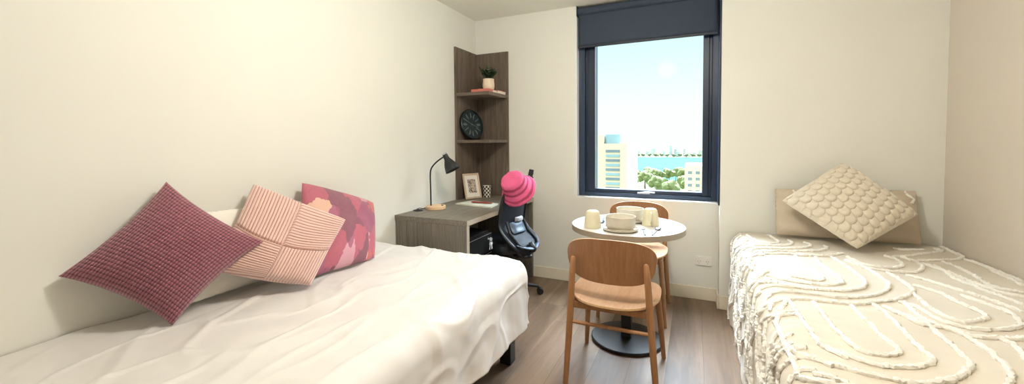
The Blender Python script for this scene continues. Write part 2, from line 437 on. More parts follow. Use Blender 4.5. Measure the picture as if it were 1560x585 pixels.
# blind
bl = thing('roller_blind', (1.57, .02, 2.35), 0, 'charcoal fabric roller blind pulled a short way down over the window', 'blind')
bx0, bx1 = WX0 + .012 - 1.57, WX1 - .016 - 1.57
bm = bmesh.new(); sheet(bm, lambda u, v: Vector((bx0 + .006 + u * (bx1 - bx0 - .012), .002 + .0008 * sin(u * 9), -.262 + v * .30)), 40, 8)
link('blind_fabric', bm, 'blind', bl).modifiers.new('s', 'SOLIDIFY').thickness = .0015
bm = bmesh.new(); lathe(bm, [(0, bx0), (.034, bx0), (.034, bx1), (0, bx1)], 32, Matrix.Translation((0, .01, .045)) @ Matrix.Rotation(pi / 2, 4, 'Y'))
link('roller_tube', bm, 'blind', bl)
for xx in (bx0 - .005, bx1): link('bracket', B(xx, xx + .006, -.032, .036, .0, .085), 'blindrail', bl, bevel=.002)
bm = bmesh.new(); box(bm, bx0 + .004, bx1 - .004, -.006, .008, -.275, -.255); link('bottom_rail', bm, 'blindrail', bl, bevel=.003)
# power outlet
ou = thing('power_outlet', (2.031, 0, .31), 0, 'white double power outlet with rocker switches low on the wall under the window', 'power outlet')
link('faceplate', B(-.058, .058, -.010, -.0005, -.037, .037), 'white_plastic', ou, bevel=.003, seg=3)
for s in (-1, 1):
    rk = link('rocker_switch', B(s * .03 - .007 - .0, s * .03 + .007, -.014, -.009, .012, .028), 'white_plastic', ou, bevel=.002)
    bm = bmesh.new()
    for (dx, dz, a) in ((-.008, -.004, .5), (.008, -.004, -.5), (0, -.019, 0)):
        box(bm, -.0012, .0012, -.0112, -.0095, -.0045, .0045, mat=Matrix.Translation((s * .03 + dx, 0, dz)) @ Matrix.Rotation(a, 4, 'Y'))
    part(link('socket_slots', bm, 'slot', ou), 'dark socket slots')

# ------------------------------------------------------------------ desk and shelf
DW, DL, DH = .602, 1.213, .74
dk = thing('desk', (.3, -.6, 0), 0, 'grey-brown wood laminate desk built along the wall between bed and corner', 'desk')
o = lambda *a: (a[0] - .3, a[1] - .3, a[2] + .6, a[3] + .6, a[4], a[5])
link('desktop', B(*o(.001, DW, -DL, -.014, .705, DH)), 'grey_wood_y', dk, bevel=.0015)
link('side_panel', B(*o(.014, DW - .003, -DL + .002, -DL + .034, 0, .7045)), 'grey_wood_z', dk, bevel=.0015)
link('side_panel', B(*o(.001, DW - .003, -.046, -.0145, .0, .7045)), 'grey_wood_z', dk, bevel=.0015)
link('back_panel', B(*o(.0135, .03, -DL + .035, -.047, .15, .7045)), 'grey_wood_z', dk, bevel=.001)
part(link('edge_strip', B(*o(DW + .0002, DW + .0016, -DL, -.014, .7055, DH - .0005)), 'edge', dk), 'paler edge strip')
part(link('edge_strip', B(*o(DW - .0028, DW - .0012, -DL + .002, -DL + .034, 0.001, .704)), 'edge', dk), 'paler edge strip')

sx, sy, sz = .344, -.40, 2.110
sh = thing('corner_shelf', (.17, -.2, DH), 0, 'tall brown wood corner shelf unit with two open shelves standing on the desk', 'shelf')
o = lambda *a: (a[0] - .17, a[1] - .17, a[2] + .2, a[3] + .2, a[4] - DH, a[5] - DH)
link('left_panel', B(*o(.001, .019, sy, -.001, DH + .0005, sz)), 'shelf_wood_z', sh, bevel=.001)
link('back_panel', B(*o(.0195, sx + .008, -.019, -.001, DH + .0005, sz)), 'shelf_wood_z', sh, bevel=.001)
link('shelf_board', B(*o(.0195, sx, sy + .002, -.0195, 1.253, 1.278)), 'shelf_wood_x', sh, bevel=.001)
link('shelf_board', B(*o(.0195, sx, sy + .002, -.0195, 1.670, 1.698)), 'shelf_wood_x', sh, bevel=.001)

# desk lamp
lb = Vector((.118, -.874, DH))
lp = thing('desk_lamp', lb, 0, 'black metal desk lamp with a bell shade and round pale wood base', 'lamp')
part(link('base', LA([(0, 0.0005), (.076, 0.0005), (.078, .003), (.078, .022), (.075, .026), (0, .026)], seg=64), 'lamp_wood', lp), 'round pale wood base')
poleP = spline([(-.03, -.02, .024), (-.031, -.02, .16), (-.032, -.02, .27), (-.022, -.018, .318), (.012, -.01, .36), (.058, 0, .395), (.078, .005, .405)], 8)
link('pole', T(poleP, .0058, seg=14), 'black', lp)
top = Vector((.085, .005, .428)); ax = Vector((.50, .05, -.88)).normalized()
mt = Matrix.Translation(top) @ ax.to_track_quat('Z', 'Y').to_matrix().to_4x4()
shade = link('lamp_shade', LA([(.0, .006), (.019, .006), (.0205, .012), (.0205, .03), (.023, .045), (.036, .07), (.046, .092), (.053, .118), (.059, .142), (.0575, .142), (.050, .116), (.042, .09), (.02, .05), (0, .046)], seg=48, mat=mt), 'black', lp)
part(link('cap', LA([(0, -.006), (.017, -.006), (.019, -.003), (.019, .0055), (0, .0055)], seg=32, mat=mt), 'silver', lp), 'silver cap')
link('bulb', LA([(0, .05), (.014, .055), (.024, .08), (.026, .098), (.018, .115), (0, .122)], seg=24, mat=mt), 'white_plastic', shade)
link('switch', B(.042, .058, .012, .024, .0265, .032), 'black', lp, bevel=.002)
link('cable', T(spline([(-.076, -.03, .006), (-.09, -.045, .004), (-.098, -.075, .012), (-.085, -.10, .014), (-.083, -.125, .013)], 8), .0022, seg=8), 'cable', lp)
pk = link('cable_grommet', LA([(0, 0.0005), (.036, 0.0005), (.038, .003), (.036, .006), (.02, .008), (.012, .013), (0, .013)], seg=40), 'blackplastic')
pk.location = (.045, -1.0, DH); tag(pk, 'flat round black cable cover on the desk behind the lamp, against the wall', 'cable cover')

# photo frame
fw, fh = .172, .235
ang = radians(62)
pf = thing('photo_frame', (.130, -.290, DH + .004), 0, 'pale wooden photo frame with a sepia print leaning back on the desk', 'photo frame')
pf.rotation_euler = (Matrix.Rotation(ang, 3, 'Z') @ Matrix.Rotation(radians(-15), 3, 'X')).to_euler()
bm = bmesh.new(); t = .017
box(bm, -fw / 2, fw / 2, 0, .014, 0, t); box(bm, -fw / 2, fw / 2, 0, .014, fh - t, fh); box(bm, -fw / 2, -fw / 2 + t, 0, .014, t, fh - t); box(bm, fw / 2 - t, fw / 2, 0, .014, t, fh - t)
link('frame_border', bm, 'frame_wood', pf, bevel=.002)
part(link('mat_board', B(-fw / 2 + t, fw / 2 - t, .006, .010, t, fh - t), 'mat_board', pf), 'white mat board')
part(link('art_print', B(-.042, .042, .0045, .0058, .055, .18), 'art', pf), 'sepia print')
link('stand', B(-.02, .02, .015, .018, .002, .15, mat=Matrix.Rotation(radians(-2), 4, 'X')), 'black', pf)
# checked cup
bm = bmesh.new(); R = 6
prof = [(.036 + .004 * i / R, .108 * i / R) for i in range(R + 1)]
lathe(bm, [(0, 0), (.036, 0)], 14, mi=1); lathe(bm, prof, 14, mi=lambda i, k: (i + k) % 2)
lathe(bm, [(.040, .108), (.0365, .108), (.034, .006), (0, .006)], 14, mi=1)
bmesh.ops.remove_doubles(bm, verts=bm.verts, dist=.0001)
cc = link('checked_cup', bm, ['cblack', 'cwhite']); cc.location = (.178, -.135, DH + .0005)
tag(cc, 'black and white checked cup on the desk behind the photo frame', 'cup')
# pad and pen
padp = [Vector(p) for p in ((0.15, -0.644, 0), (0.515, -0.701, 0), (0.495, -0.527, 0), (0.201, -0.444, 0))]
padc = sum(padp, Vector()) / 4
penA, penB = Vector((0.262, -0.57, DH + .0195)), Vector((0.461, -0.572, DH + .0195))
bm = bmesh.new()
def prism(bm, pts, z0, z1, mi=0):
    a = [bm.verts.new((x, y, z0)) for x, y in pts]; b = [bm.verts.new((x, y, z1)) for x, y in pts]; n = len(pts)
    fs = [bm.faces.new(a[::-1]), bm.faces.new(b)] + [bm.faces.new((a[i], a[(i + 1) % n], b[(i + 1) % n], b[i])) for i in range(n)]
    for f in fs: f.material_index = mi
nb = thing('notebook', (padc.x, padc.y, DH), 0, 'pale sage notebook lying flat on the desk', 'notebook')
loc = [(p.x - padc.x, p.y - padc.y) for p in padp]
prism(bm, loc, .009, .0115); prism(bm, loc, .0005, .003); link('cover', bm, 'pad', nb, bevel=.0008)
bm = bmesh.new(); prism(bm, [(x * .97, y * .97) for x, y in loc], .0031, .0089); link('page_block', bm, 'paper', nb)
bm = bmesh.new(); tube(bm, [penA, penA.lerp(penB, .1), penA.lerp(penB, .75), penB.lerp(penA, .04), penB], [.003, .0075, .0075, .004, .0015], seg=14)
pn = link('pen', bm, 'pen'); tag(pn, 'brick red pen lying on the pale notebook', 'pen')

# books and plant on the upper shelf
def book(name, x0, x1, y0, y1, z0, z1, label, covm, grp):
    b = thing(name, ((x0 + x1) / 2, (y0 + y1) / 2, z0), 0, label, 'book')
    hx, hy, h = (x1 - x0) / 2, (y1 - y0) / 2, z1 - z0
    bm = bmesh.new(); box(bm, -hx, hx, -hy, hy, 0.0004, .003); box(bm, -hx, hx, -hy, hy, h - .003, h); 
    if grp: box(bm, -hx, hx, -hy, -hy + .003, .003, h - .003); box(bm, hx - .003, hx, -hy+.003, hy*.0 , .003, h - .003)
    else: box(bm, -hx, -hx + .003, -hy, hy, .003, h - .003)
    link('cover', bm, covm, b, bevel=.0006)
    bm = bmesh.new(); box(bm, -hx + .004, hx - .004 - (.0 if not grp else 0), -hy + (.004 if grp else .002), hy - .003, .0032, h - .0032); part(link('page_block', bm, 'paper', b), 'cream page block')
book('book', .165, .335, -.385, -.205, 1.698, 1.722, 'salmon pink book lying flat on the top shelf under the potted plant', 'book_cover', True)
book('book', .15, .338, -.195, -.03, 1.698, 1.728, 'thicker book with cream page edges lying on the top shelf behind the plant', 'book_cover', False)
pp = thing('potted_plant', (.29, -.292, 1.7225), 0, 'small bushy dark green plant in a cream pot on the top shelf', 'plant')
link('pot', LA([(0, 0), (.042, 0), (.048, .006), (.053, .03), (.0525, .055), (.049, .074), (.050, .088), (.0505, .094), (.0465, .094), (.044, .08), (0, .078)], seg=48), 'pot', pp)
link('soil', LA([(0, .0785), (.0445, .0785), (0, .083)], seg=24), 'soil', pp)
bm = bmesh.new(); bs = bmesh.new(); rnd = random.Random(5)
def leaf(bm, p, d, L, w, up=Vector((0, 0, 1))):
    d = d.normalized(); s = d.cross(up)
    if s.length < .05: s = Vector((1, 0, 0))
    s.normalize(); n = s.cross(d).normalized(); rows = []
    for i in range(6):
        t = i / 5; ww = w * sin(pi * min(1, t * .93 + .07)) ** .8 * (1 if i < 5 else .05)
        c = p + d * (L * t) - n * (L * .25 * t * t)
        rows.append([bm.verts.new(c - s * ww + n * .15 * ww), bm.verts.new(c - n * .12 * ww), bm.verts.new(c + s * ww + n * .15 * ww)])
    for a, b in zip(rows, rows[1:]):
        for k in (0, 1): bm.faces.new((a[k], a[k + 1], b[k + 1], b[k]))
for i in range(17):
    a = rnd.uniform(0, 2 * pi); r0 = rnd.uniform(.0, .03); sp = rnd.uniform(.02, .065); h = rnd.uniform(.06, .135) - sp * .4
    b0 = Vector((r0 * cos(a), r0 * sin(a), .078)); b1 = b0 + Vector((sp * cos(a), sp * sin(a), h))
    P = spline([b0, b0.lerp(b1, .5) + Vector((0, 0, .012)), b1], 5); tube(bs, P, .0017, seg=6)
    for k in range(3, len(P)):
        for q in range(2):
            aa = rnd.uniform(0, 2 * pi); d = Vector((cos(aa), sin(aa), rnd.uniform(.1, .9)))
            leaf(bm, P[k], d, rnd.uniform(.02, .036), rnd.uniform(.006, .010))
    leaf(bm, P[-1], Vector((cos(a) * .4, sin(a) * .4, 1)), .03, .009)
link('stems', bs, 'leaf', pp); link('foliage', bm, 'leaf', pp, fix=False)

# wall clock leaning on the lower shelf
ck = thing('wall_clock', (.075, -.225, 1.2795 + .143), 0, 'round dark teal clock with pale radial numeral strokes leaning in the shelf corner', 'clock')
nrm = Vector((.945, -.25, .21)).normalized()
ck.rotation_euler = nrm.to_track_quat('Z', 'Y').to_euler()
link('rim', LA([(0, -.014), (.139, -.014), (.143, -.010), (.143, .010), (.138, .014), (.130, .010), (.129, .0)], seg=72), 'clock_rim', ck)
link('dial', LA([(0, .0), (.129, .0), (.129, -.004), (0, -.004)], seg=72), 'clock_face', ck)
for k in range(12):
    a = k * pi / 6; bm = bmesh.new()
    mm = Matrix.Rotation(a, 4, 'Z')
    box(bm, -.003, .003, .060, .112, .0008, .0024, mat=mm)
    if k % 2: box(bm, -.010, -.006, .070, .104, .0008, .0024, mat=mm)
    if k % 3 == 0: box(bm, .006, .010, .070, .104, .0008, .0024, mat=mm)
    link('hour_numeral', bm, 'clock_mark', ck)
for L_, a, w in ((.060, 1.1, .0042), (.088, -1.9, .003)):
    bm = bmesh.new(); box(bm, -w / 2, w / 2, -.01, L_, .0035, .005, mat=Matrix.Rotation(a, 4, 'Z')); link('clock_hand', bm, 'clock_mark', ck)
link('hub', LA([(0, .006), (.006, .006), (.006, .001), (0, .001)], seg=20), 'clock_mark', ck)

# black drawer pedestal with keys
pd = thing('drawer_pedestal', (.345, -1.0, 0), 0, 'black metal drawer pedestal tucked under the desk', 'drawer unit')
link('body', B(-.235, .222, -.172, .172, .045, .606), 'pedestal', pd, bevel=.003)
for z0, z1 in ((.065, .30), (.306, .445), (.451, .588)):
    dd = link('drawer', B(.2225, .240, -.17, .17, z0, z1), 'pedestal', pd, bevel=.003)
    part(link('drawer_pull', B(.2402, .2425, -.165, .165, z1 - .006, z1 - .003), 'silver', dd), 'thin silver pull edge')
for x in (-.19, .18):
    for y in (-.13, .13): link('castor', LA([(0, -.012), (.02, -.012), (.022, -.008), (.022, .008), (.02, .012), (0, .012)], seg=24, mat=Matrix.Translation((x, y, .0225)) @ Matrix.Rotation(pi / 2, 4, 'X')), 'blackplastic', pd)
lk = link('lock', LA([(0, .0), (.010, .0), (.010, .006), (0, .006)], seg=20, mat=Matrix.Translation((.2402, .105, .552)) @ Matrix.Rotation(pi / 2, 4, 'Y')), 'chrome', pd)
ky = thing('key_bunch', (.345 + .254, -1.0 + .105, .552), 0, 'bunch of small silver keys hanging from the drawer lock under the desk', 'keys')
def key(parent, x, z, a, y):
    mm = Matrix.Translation((x, y, z)) @ Matrix.Rotation(a, 4, 'X'); bm = bmesh.new()
    lathe(bm, [(0, -.0015), (.0135, -.0015), (.014, 0), (.0135, .0015), (0, .0015)], 20, mm @ Matrix.Translation((0, 0, -.011)) @ Matrix.Rotation(pi / 2, 4, 'Y'))
    box(bm, -.0013, .0013, -.0042, .0042, -.052, -.018, mat=mm)
    for q in (-.046, -.040, -.034): box(bm, -.0009, .0009, .003, .0052, q, q + .003, mat=mm)
    link('key', bm, 'key', parent)
bm = bmesh.new(); box(bm, -.008, .012, -.001, .001, -.004, .004); lathe(bm, [(0, -.001), (.012, -.001), (.012, .001), (0, .001)], 20, Matrix.Translation((.014, 0, 0)) @ Matrix.Rotation(pi / 2, 4, 'X'))
link('key', bm, 'key', ky)
tube_c = [(.014, .014 * cos(t), -.012 + .014 * sin(t)) for t in [i * pi / 10 for i in range(20)]]
link('key_ring', T(tube_c, .0018, seg=6, closed=True), 'key', ky)
key(ky, .016, -.024, .25, .003); key(ky, .013, -.024, -.3, -.004); key(ky, .019, -.022, 0.02, .0)

# ------------------------------------------------------------------ office chair
wd = Vector((.242, .970, 0)).normalized(); bd = Vector((.970, -.242, 0)).normalized()
cx, cy = .545, -.535
yaw = math.atan2(wd.y, wd.x)   # local +x = width direction, local -y = towards the back
oc = thing('office_chair', (cx, cy, 0), yaw, 'black mesh-backed swivel office chair at the desk with the pink hat on it', 'office chair')
inv = Matrix.Rotation(-yaw, 3, 'Z')
qloc = inv @ (Vector((.75, -.65, 0)) - Vector((cx, cy, 0)))   # backrest reference in the chair's own frame
rows = [(.985, .045, .085), (.975, .04, .125), (.91, .01, .142), (.80, -.035, .150), (.70, -.055, .154), (.62, -.062, .158), (.56, -.02, .162), (.50, .055, .160), (.455, .088, .135), (.42, .082, .09), (.388, .075, .04)]
rs = spline([Vector(r) for r in rows], 6)
def bk(u, v):       # u -1..1 across, v 0..1 bottom..top -> local point
    f = (1 - v) * (len(rs) - 1); i = min(int(f), len(rs) - 2); r = rs[i].lerp(rs[i + 1], f - i)
    x = qloc.x + u * r.z; y = qloc.y - r.y + .035 * (1 - u * u) * -1 + .03
    return Vector((x, y, r.x))
bm = bmesh.new(); sheet(bm, lambda u, v: bk((u * 2 - 1) * .97, .01 + v * .98), 16, 50)
back = link('backrest', bm, 'chairmesh', oc); sm = back.modifiers.new('s', 'SOLIDIFY'); sm.thickness = .006
path = [bk(1, v / 30) for v in range(31)] + [bk(1 - 2 * k / 10, 1) for k in range(1, 10)] + [bk(-1, 1 - v / 30) for v in range(31)] + [bk(-1 + 2 * k / 8, 0) for k in range(1, 8)]
link('back_frame', T(path, .015, seg=12, closed=True), 'blackplastic', oc)
# lumbar pad, bracket, lower crescent bar and spine on the rear
def rearpt(u, v, off): p = bk(u, v); return p + Vector((0, -off, 0))
bm = bmesh.new()
def pad(bm, u0, u1, v0, v1, off, th, n=10):
    g0 = sheet(bm, lambda a, b: rearpt(u0 + (u1 - u0) * a, v0 + (v1 - v0) * b, off + th * (1 - (2 * a - 1) ** 6) * (1 - (2 * b - 1) ** 6)), n, n)
    sheet(bm, lambda a, b: rearpt(u0 + (u1 - u0) * a, v0 + (v1 - v0) * b, off), n, n)
    bmesh.ops.remove_doubles(bm, verts=bm.verts, dist=.0001)
pad(bm, -.48, .52, .40, .53, .012, .022); part(link('lumbar_pad', bm, 'lumbar', oc), 'slate blue lumbar pad')
bm = bmesh.new(); pad(bm, -.15, .42, .53, .575, .014, .028, 6); part(link('height_bracket', bm, 'chairtag', oc), 'light grey bracket')
bm = bmesh.new(); P = [rearpt(-.86 + 1.72 * k / 16, .20 + .09 * (2 * abs(k / 16 - .5)) ** 2, .018) for k in range(17)]
tube(bm, P, [.008 + .012 * sin(pi * k / 16) for k in range(17)], seg=12, flat=.6); part(link('support_bar', bm, 'lumbar', oc), 'slate grey curved support bar')
for s in (-1, 1):
    link('back_strut', T([rearpt(s * .66, .54, .012), rearpt(s * .70, .42, .018), rearpt(s * .72, .3, .02), rearpt(s * .6, .22, .02)], .011, seg=10), 'blackplastic', oc)
# headrest knob at the upper corner
link('hanger_post', T([bk(.80, .97), bk(.84, 1.0) + Vector((.012, -.008, .025)), bk(.84, 1.0) + Vector((.018, -.012, .058))], [.017, .02, .018], seg=14), 'blackplastic', oc)
# seat
bm = bmesh.new(); so = superellipse(.235, .225, 3.2, 56)
def seat_ring(k, z, s): return [bm.verts.new((x * s, y * s - .005, z + (.012 * (x / .235) ** 2 if z > .44 else 0))) for x, y in so]
rings = [seat_ring(0, z, s) for z, s in ((.395, .86), (.40, .94), (.42, .99), (.44, 1.0), (.458, .985), (.468, .93), (.470, .7), (.466, .35))]
for a, b in zip(rings, rings[1:]):
    for i in range(56): bm.faces.new((a[i], a[(i + 1) % 56], b[(i + 1) % 56], b[i]))
bm.faces.new(rings[0]); bm.faces.new(rings[-1]); link('seat', bm, 'blackplastic', oc)
bm = bmesh.new(); box(bm, -.09, .09, -.12, .08, .335, .394); link('tilt_mechanism', bm, 'blackplastic', oc, bevel=.01, seg=3)
link('back_support', T(spline([(0, -.08, .37), (qloc.x * .5, -.17, .36), (qloc.x, qloc.y + .03, .385), (qloc.x, qloc.y - .115, .44), tuple(rearpt(0, .30, .03))], 6), [.022] * 25, seg=12, flat=.6), 'blackplastic', oc)
link('gas_column', LA([(0, .10), (.026, .10), (.026, .22), (.015, .22), (.015, .335), (0, .335)], seg=28), 'black', oc)
bm = bmesh.new(); lathe(bm, [(0, .055), (.036, .06), (.04, .10), (.032, .12), (0, .12)], 28); link('star_hub', bm, 'blackplastic', oc)
a0 = math.atan2(-.405 - cy, .802 - cx) - yaw
for k in range(5):
    a = a0 + k * 2 * pi / 5; d = Vector((cos(a), sin(a), 0)); Rr = .285
    leg = link('base_arm', T([d * .02 + Vector((0, 0, .095)), d * .15 + Vector((0, 0, .09)), d * (Rr - .01) + Vector((0, 0, .068)), d * Rr + Vector((0, 0, .058))], [.02, .017, .013, .010], seg=12), 'blackplastic', oc)
    bm = bmesh.new(); q = d * Rr; pr = Vector((-d.y, d.x, 0))
    for s in (-1, 1):
        mm = Matrix.Translation(q + d * .01 + pr * s * .014 + Vector((0, 0, .0275))) @ pr.to_track_quat('Z', 'Y').to_matrix().to_4x4()
        lathe(bm, [(0, -.010), (.024, -.010), (.027, -.006), (.027, .006), (.024, .010), (0, .010)], 26, mm)
    tube(bm, [q + Vector((0, 0, .028)) - pr * .01 + d * .01, q + Vector((0, 0, .028)) + pr * .01 + d * .01], .006, seg=8); tube(bm, [q + Vector((0, 0, .028)) + d*.008, q + Vector((0, 0, .06))], .006, seg=8)
    link('castor', bm, 'blackplastic', leg)

# pink hat
hd = Vector((.30, -.82, .0)).normalized(); camr = Vector((.91, .41, 0))
axis = (Vector((.36, -.90, .10)) * .66 - camr * .40 + Vector((0, 0, 1)) * .62).normalized()
HC = Vector((.752, -.735, .918))
bm = bmesh.new(); prof = [(0, .108), (.03, .109), (.060, .107), (.080, .100), (.090, .086), (.094, .070), (.097, .050), (.101, .034), (.105, .022), (.115, .004), (.127, -.014), (.138, -.030), (.141, -.038), (.1405, -.043), (.136, -.042), (.122, -.018), (.105, .008), (.097, .024), (.090, .05), (.084, .08), (.05, .098), (0, .101)]
outer = spline([Vector((a, b, 0)) for a, b in prof[:13]], 4)
full = [(max(0, p.x), p.y) for p in outer] + prof[13:]
full[0] = (0, .112)
mt = axis.to_track_quat('Z', 'Y').to_matrix().to_4x4()
lathe(bm, full, 72, Matrix(), uv=True)
for v in bm.verts:      # soft slouch and wavy brim
    r = sqrt(v.co.x ** 2 + v.co.y ** 2); a = math.atan2(v.co.y, v.co.x)
    if r > .09: v.co.z += .010 * sin(2 * a + .6) * (r - .09) / .06 + .004 * sin(5 * a) * (r - .09) / .06
    if v.co.z > .05: v.co.z += .008 * noise.noise(v.co * 22) - .010 * exp(-((v.co.x - .02) ** 2 + (v.co.y) ** 2) / .0012)
    v.co += Vector((noise.noise(v.co * 30), noise.noise(v.co * 30 + Vector((5, 0, 0))), 0)) * .003
hat = link('bucket_hat', bm, 'hat'); hat.matrix_world = Matrix.Translation(HC) @ mt
tag(hat, 'pink crocheted bucket hat hung over the top of the office chair back', 'hat')

# ------------------------------------------------------------------ round table
tc = Vector((1.577, -.893, 0)); TR_ = .341; TH = .737
tb = thing('round_table', tc, 0, 'small round white-topped pedestal table by the window', 'table')
link('tabletop', LA([(0, TH - .034), (TR_ - .004, TH - .034), (TR_ - .001, TH - .031), (TR_ - .001, TH - .0005), (TR_ - .003, TH), (0, TH)], seg=128), 'tabletop', tb)
part(link('edge_band', LA([(TR_ - .0009, TH - .033), (TR_ + .0008, TH - .033), (TR_ + .0008, TH - .001), (TR_ - .0009, TH - .001)], seg=128), 'table_edge', tb), 'beige edge band')
link('column', B(-.03, .03, -.03, .03, .02, TH - .04), 'black', tb, bevel=.003)
link('mounting_plate', B(-.13, .13, -.13, .13, TH - .041, TH - .0342), 'black', tb, bevel=.003)
link('base', LA([(0, 0.0005), (.214, 0.0005), (.218, .004), (.218, .016), (.214, .020), (0, .021)], seg=96), 'black', tb)

# dining chair, facing its own +y
def dining_chair(loc, rz, label):
    ch = thing('dining_chair', loc, rz, label, 'chair', 'wooden dining chairs at the round table')
    # backrest: curved rounded plywood
    N = 72; hw, hh = .219, .114
    so = superellipse(hw, hh, 3.5, N)
    def bp(x, z, off):
        x = x * (1 + .05 * z / hh)
        zc = .664 + z + (.012 * (abs(x) / hw) ** 2 * (-1 if z > 0 else .4))
        return Vector((x, -.232 + .045 * (x / hw) ** 2 - (z + .1) * .10 + off, zc))
    bm = bmesh.new(); K = 8; fr = []; th = .011
    for off in (0, th):
        rings = [[bm.verts.new(bp(x * k / K, z * k / K, off)) for x, z in so] for k in range(1, K + 1)]
        c = bm.verts.new(bp(0, 0, off))
        for i in range(N): bm.faces.new((c, rings[0][i], rings[0][(i + 1) % N]))
        for a, b in zip(rings, rings[1:]):
            for i in range(N): bm.faces.new((a[i], b[i], b[(i + 1) % N], a[(i + 1) % N]))
        fr.append(rings[-1])
    for i in range(N):
        f = bm.faces.new((fr[0][i], fr[0][(i + 1) % N], fr[1][(i + 1) % N], fr[1][i])); f.material_index = 1
    link('backrest', bm, ['beech_back', 'ply_edge'], ch, bevel=.002)
    # seat
    bm = bmesh.new(); out = []
    for i in range(96):
        t = 2 * pi * i / 96; c, s = cos(t), sin(t); n = 3.0
        x = abs(c) ** (2 / n) * (1 if c >= 0 else -1); y = abs(s) ** (2 / n) * (1 if s >= 0 else -1)
        wy = .226 if y > -.2 else .226 - .052 * ((-y - .2) / .8) ** 1.3
        out.append((x * wy, -.03 + y * (.245 if y > 0 else .262)))
    fr = []
    for z in (0, -.013):
        def sp(x, y): return Vector((x, y, .463 + z - .010 * (1 - (x / .23) ** 2) * (1 if y > -.25 else 1) + .010 * max(0, (-.12 - y) / .17) ** 2 * 1.2 - .012 * max(0, (y - .14) / .08) ** 2))
        rings = [[bm.verts.new(sp(x * k / 10, -.03 + (y + .03) * k / 10)) for x, y in out] for k in range(1, 11)]; c = bm.verts.new(sp(0, -.03))
        for i in range(96): bm.faces.new((c, rings[0][i], rings[0][(i + 1) % 96]))
        for a, b in zip(rings, rings[1:]):
            for i in range(96): bm.faces.new((a[i], b[i], b[(i + 1) % 96], a[(i + 1) % 96]))
        fr.append(rings[-1])
    for i in range(96):
        f = bm.faces.new((fr[0][i], fr[0][(i + 1) % 96], fr[1][(i + 1) % 96], fr[1][i])); f.material_index = 1
    link('seat', bm, ['beech_seat', 'ply_edge'], ch, bevel=.002)
    for s in (-1, 1):
        link('leg', T([(s * .226, -.225, 0), (s * .2065, -.228, .25), (s * .196, -.232, .40), (s * .182, -.246, .60), (s * .176, -.252, .672), (s * .1755, -.2525, .680)], [.0135, .0165, .0175, .0155, .012, .007], seg=16), 'beech', ch)
        link('leg', T([(s * .226, .232, 0), (s * .207, .19, .25), (s * .19, .158, .437)], [.0125, .0165, .0175], seg=16), 'beech', ch)
        link('side_rail', B(s * .19 - .009, s * .19 + .009, -.215, .15, .405, .437), 'beech', ch, bevel=.003)
    link('front_rail', B(-.18, .18, .145, .163, .405, .437), 'beech', ch, bevel=.003)
    link('rear_rail', B(-.18, .18, -.222, -.206, .405, .437), 'beech', ch, bevel=.003)
    link('stretcher', T([(-.197, -.229, .335), (.197, -.229, .335)], .0095, seg=14), 'beech', ch)
    return ch
ch1 = dining_chair((1.582, -1.268, 0), 0, 'wooden dining chair in front of the round table, its curved plywood back facing us')
ch2 = dup(ch1, (1.563, -.408, 0), pi, 'wooden dining chair on the far side of the round table, under the window')

# table setting
def crock(name, prof, mat, loc, label, cat, grp, rz=0, seg=64):
    o_ = link(name, LA(prof, seg=seg), mat); o_.location = (loc[0], loc[1], TH + loc[2]); o_.rotation_euler.z = rz
    return tag(o_, label, cat, grp)
plate = [(0, .0), (.07, .0), (.090, .003), (.101, .010), (.1045, .0185), (.1035, .0205), (.100, .0195), (.093, .0105), (.07, .0075), (0, .007)]
bowl = [(0, .0), (.058, .0), (.072, .004), (.0815, .014), (.0845, .028), (.0855, .072), (.0865, .0765), (.0845, .078), (.0815, .0765), (.0795, .030), (.074, .014), (.05, .008), (0, .007)]
p1, p2 = (1.570, -1.095), (1.583, -.800)
crock('side_plate', plate, 'stone', (*p1, .0005), 'cream stoneware plate under the front bowl', 'plate', 'stoneware plates on the round table')
crock('side_plate', plate, 'stone', (*p2, .0005), 'cream stoneware plate under the rear bowl, nearest the window', 'plate', 'stoneware plates on the round table')
crock('bowl', bowl, 'stone', (*p1, .0083), 'straight-sided cream bowl on the plate nearest the front chair', 'bowl', 'stoneware bowls on the round table')
crock('bowl', bowl, 'stone', (*p2, .0083), 'straight-sided cream bowl at the rear place, partly behind the front bowl', 'bowl', 'stoneware bowls on the round table')
cupp = [(0, .105), (.024, .1045), (.033, .101), (.039, .093), (.044, .07), (.048, .04), (.0505, .012), (.051, .002), (.050, 0), (.0475, .001), (.0465, .012), (.041, .07), (.034, .094), (0, .1)]
def mug(loc, rz, label):
    m_ = thing('mug', (loc[0], loc[1], TH + .0005), rz, label, 'mug', 'upturned mugs on the round table')
    link('body', LA(cupp, seg=56), 'cup', m_)
    link('handle', T(spline([(.045, 0, .082), (.066, 0, .078), (.079, 0, .060), (.074, 0, .038), (.047, 0, .022)], 6), .0052, seg=12, flat=1.5), 'cup', m_)
mug((1.402, -1.075), radians(100), 'pale yellow mug upside down on the left of the table, no handle visible')
mug((1.716, -.872), radians(-82), 'pale yellow mug upside down at the right, its handle turned to the viewer')
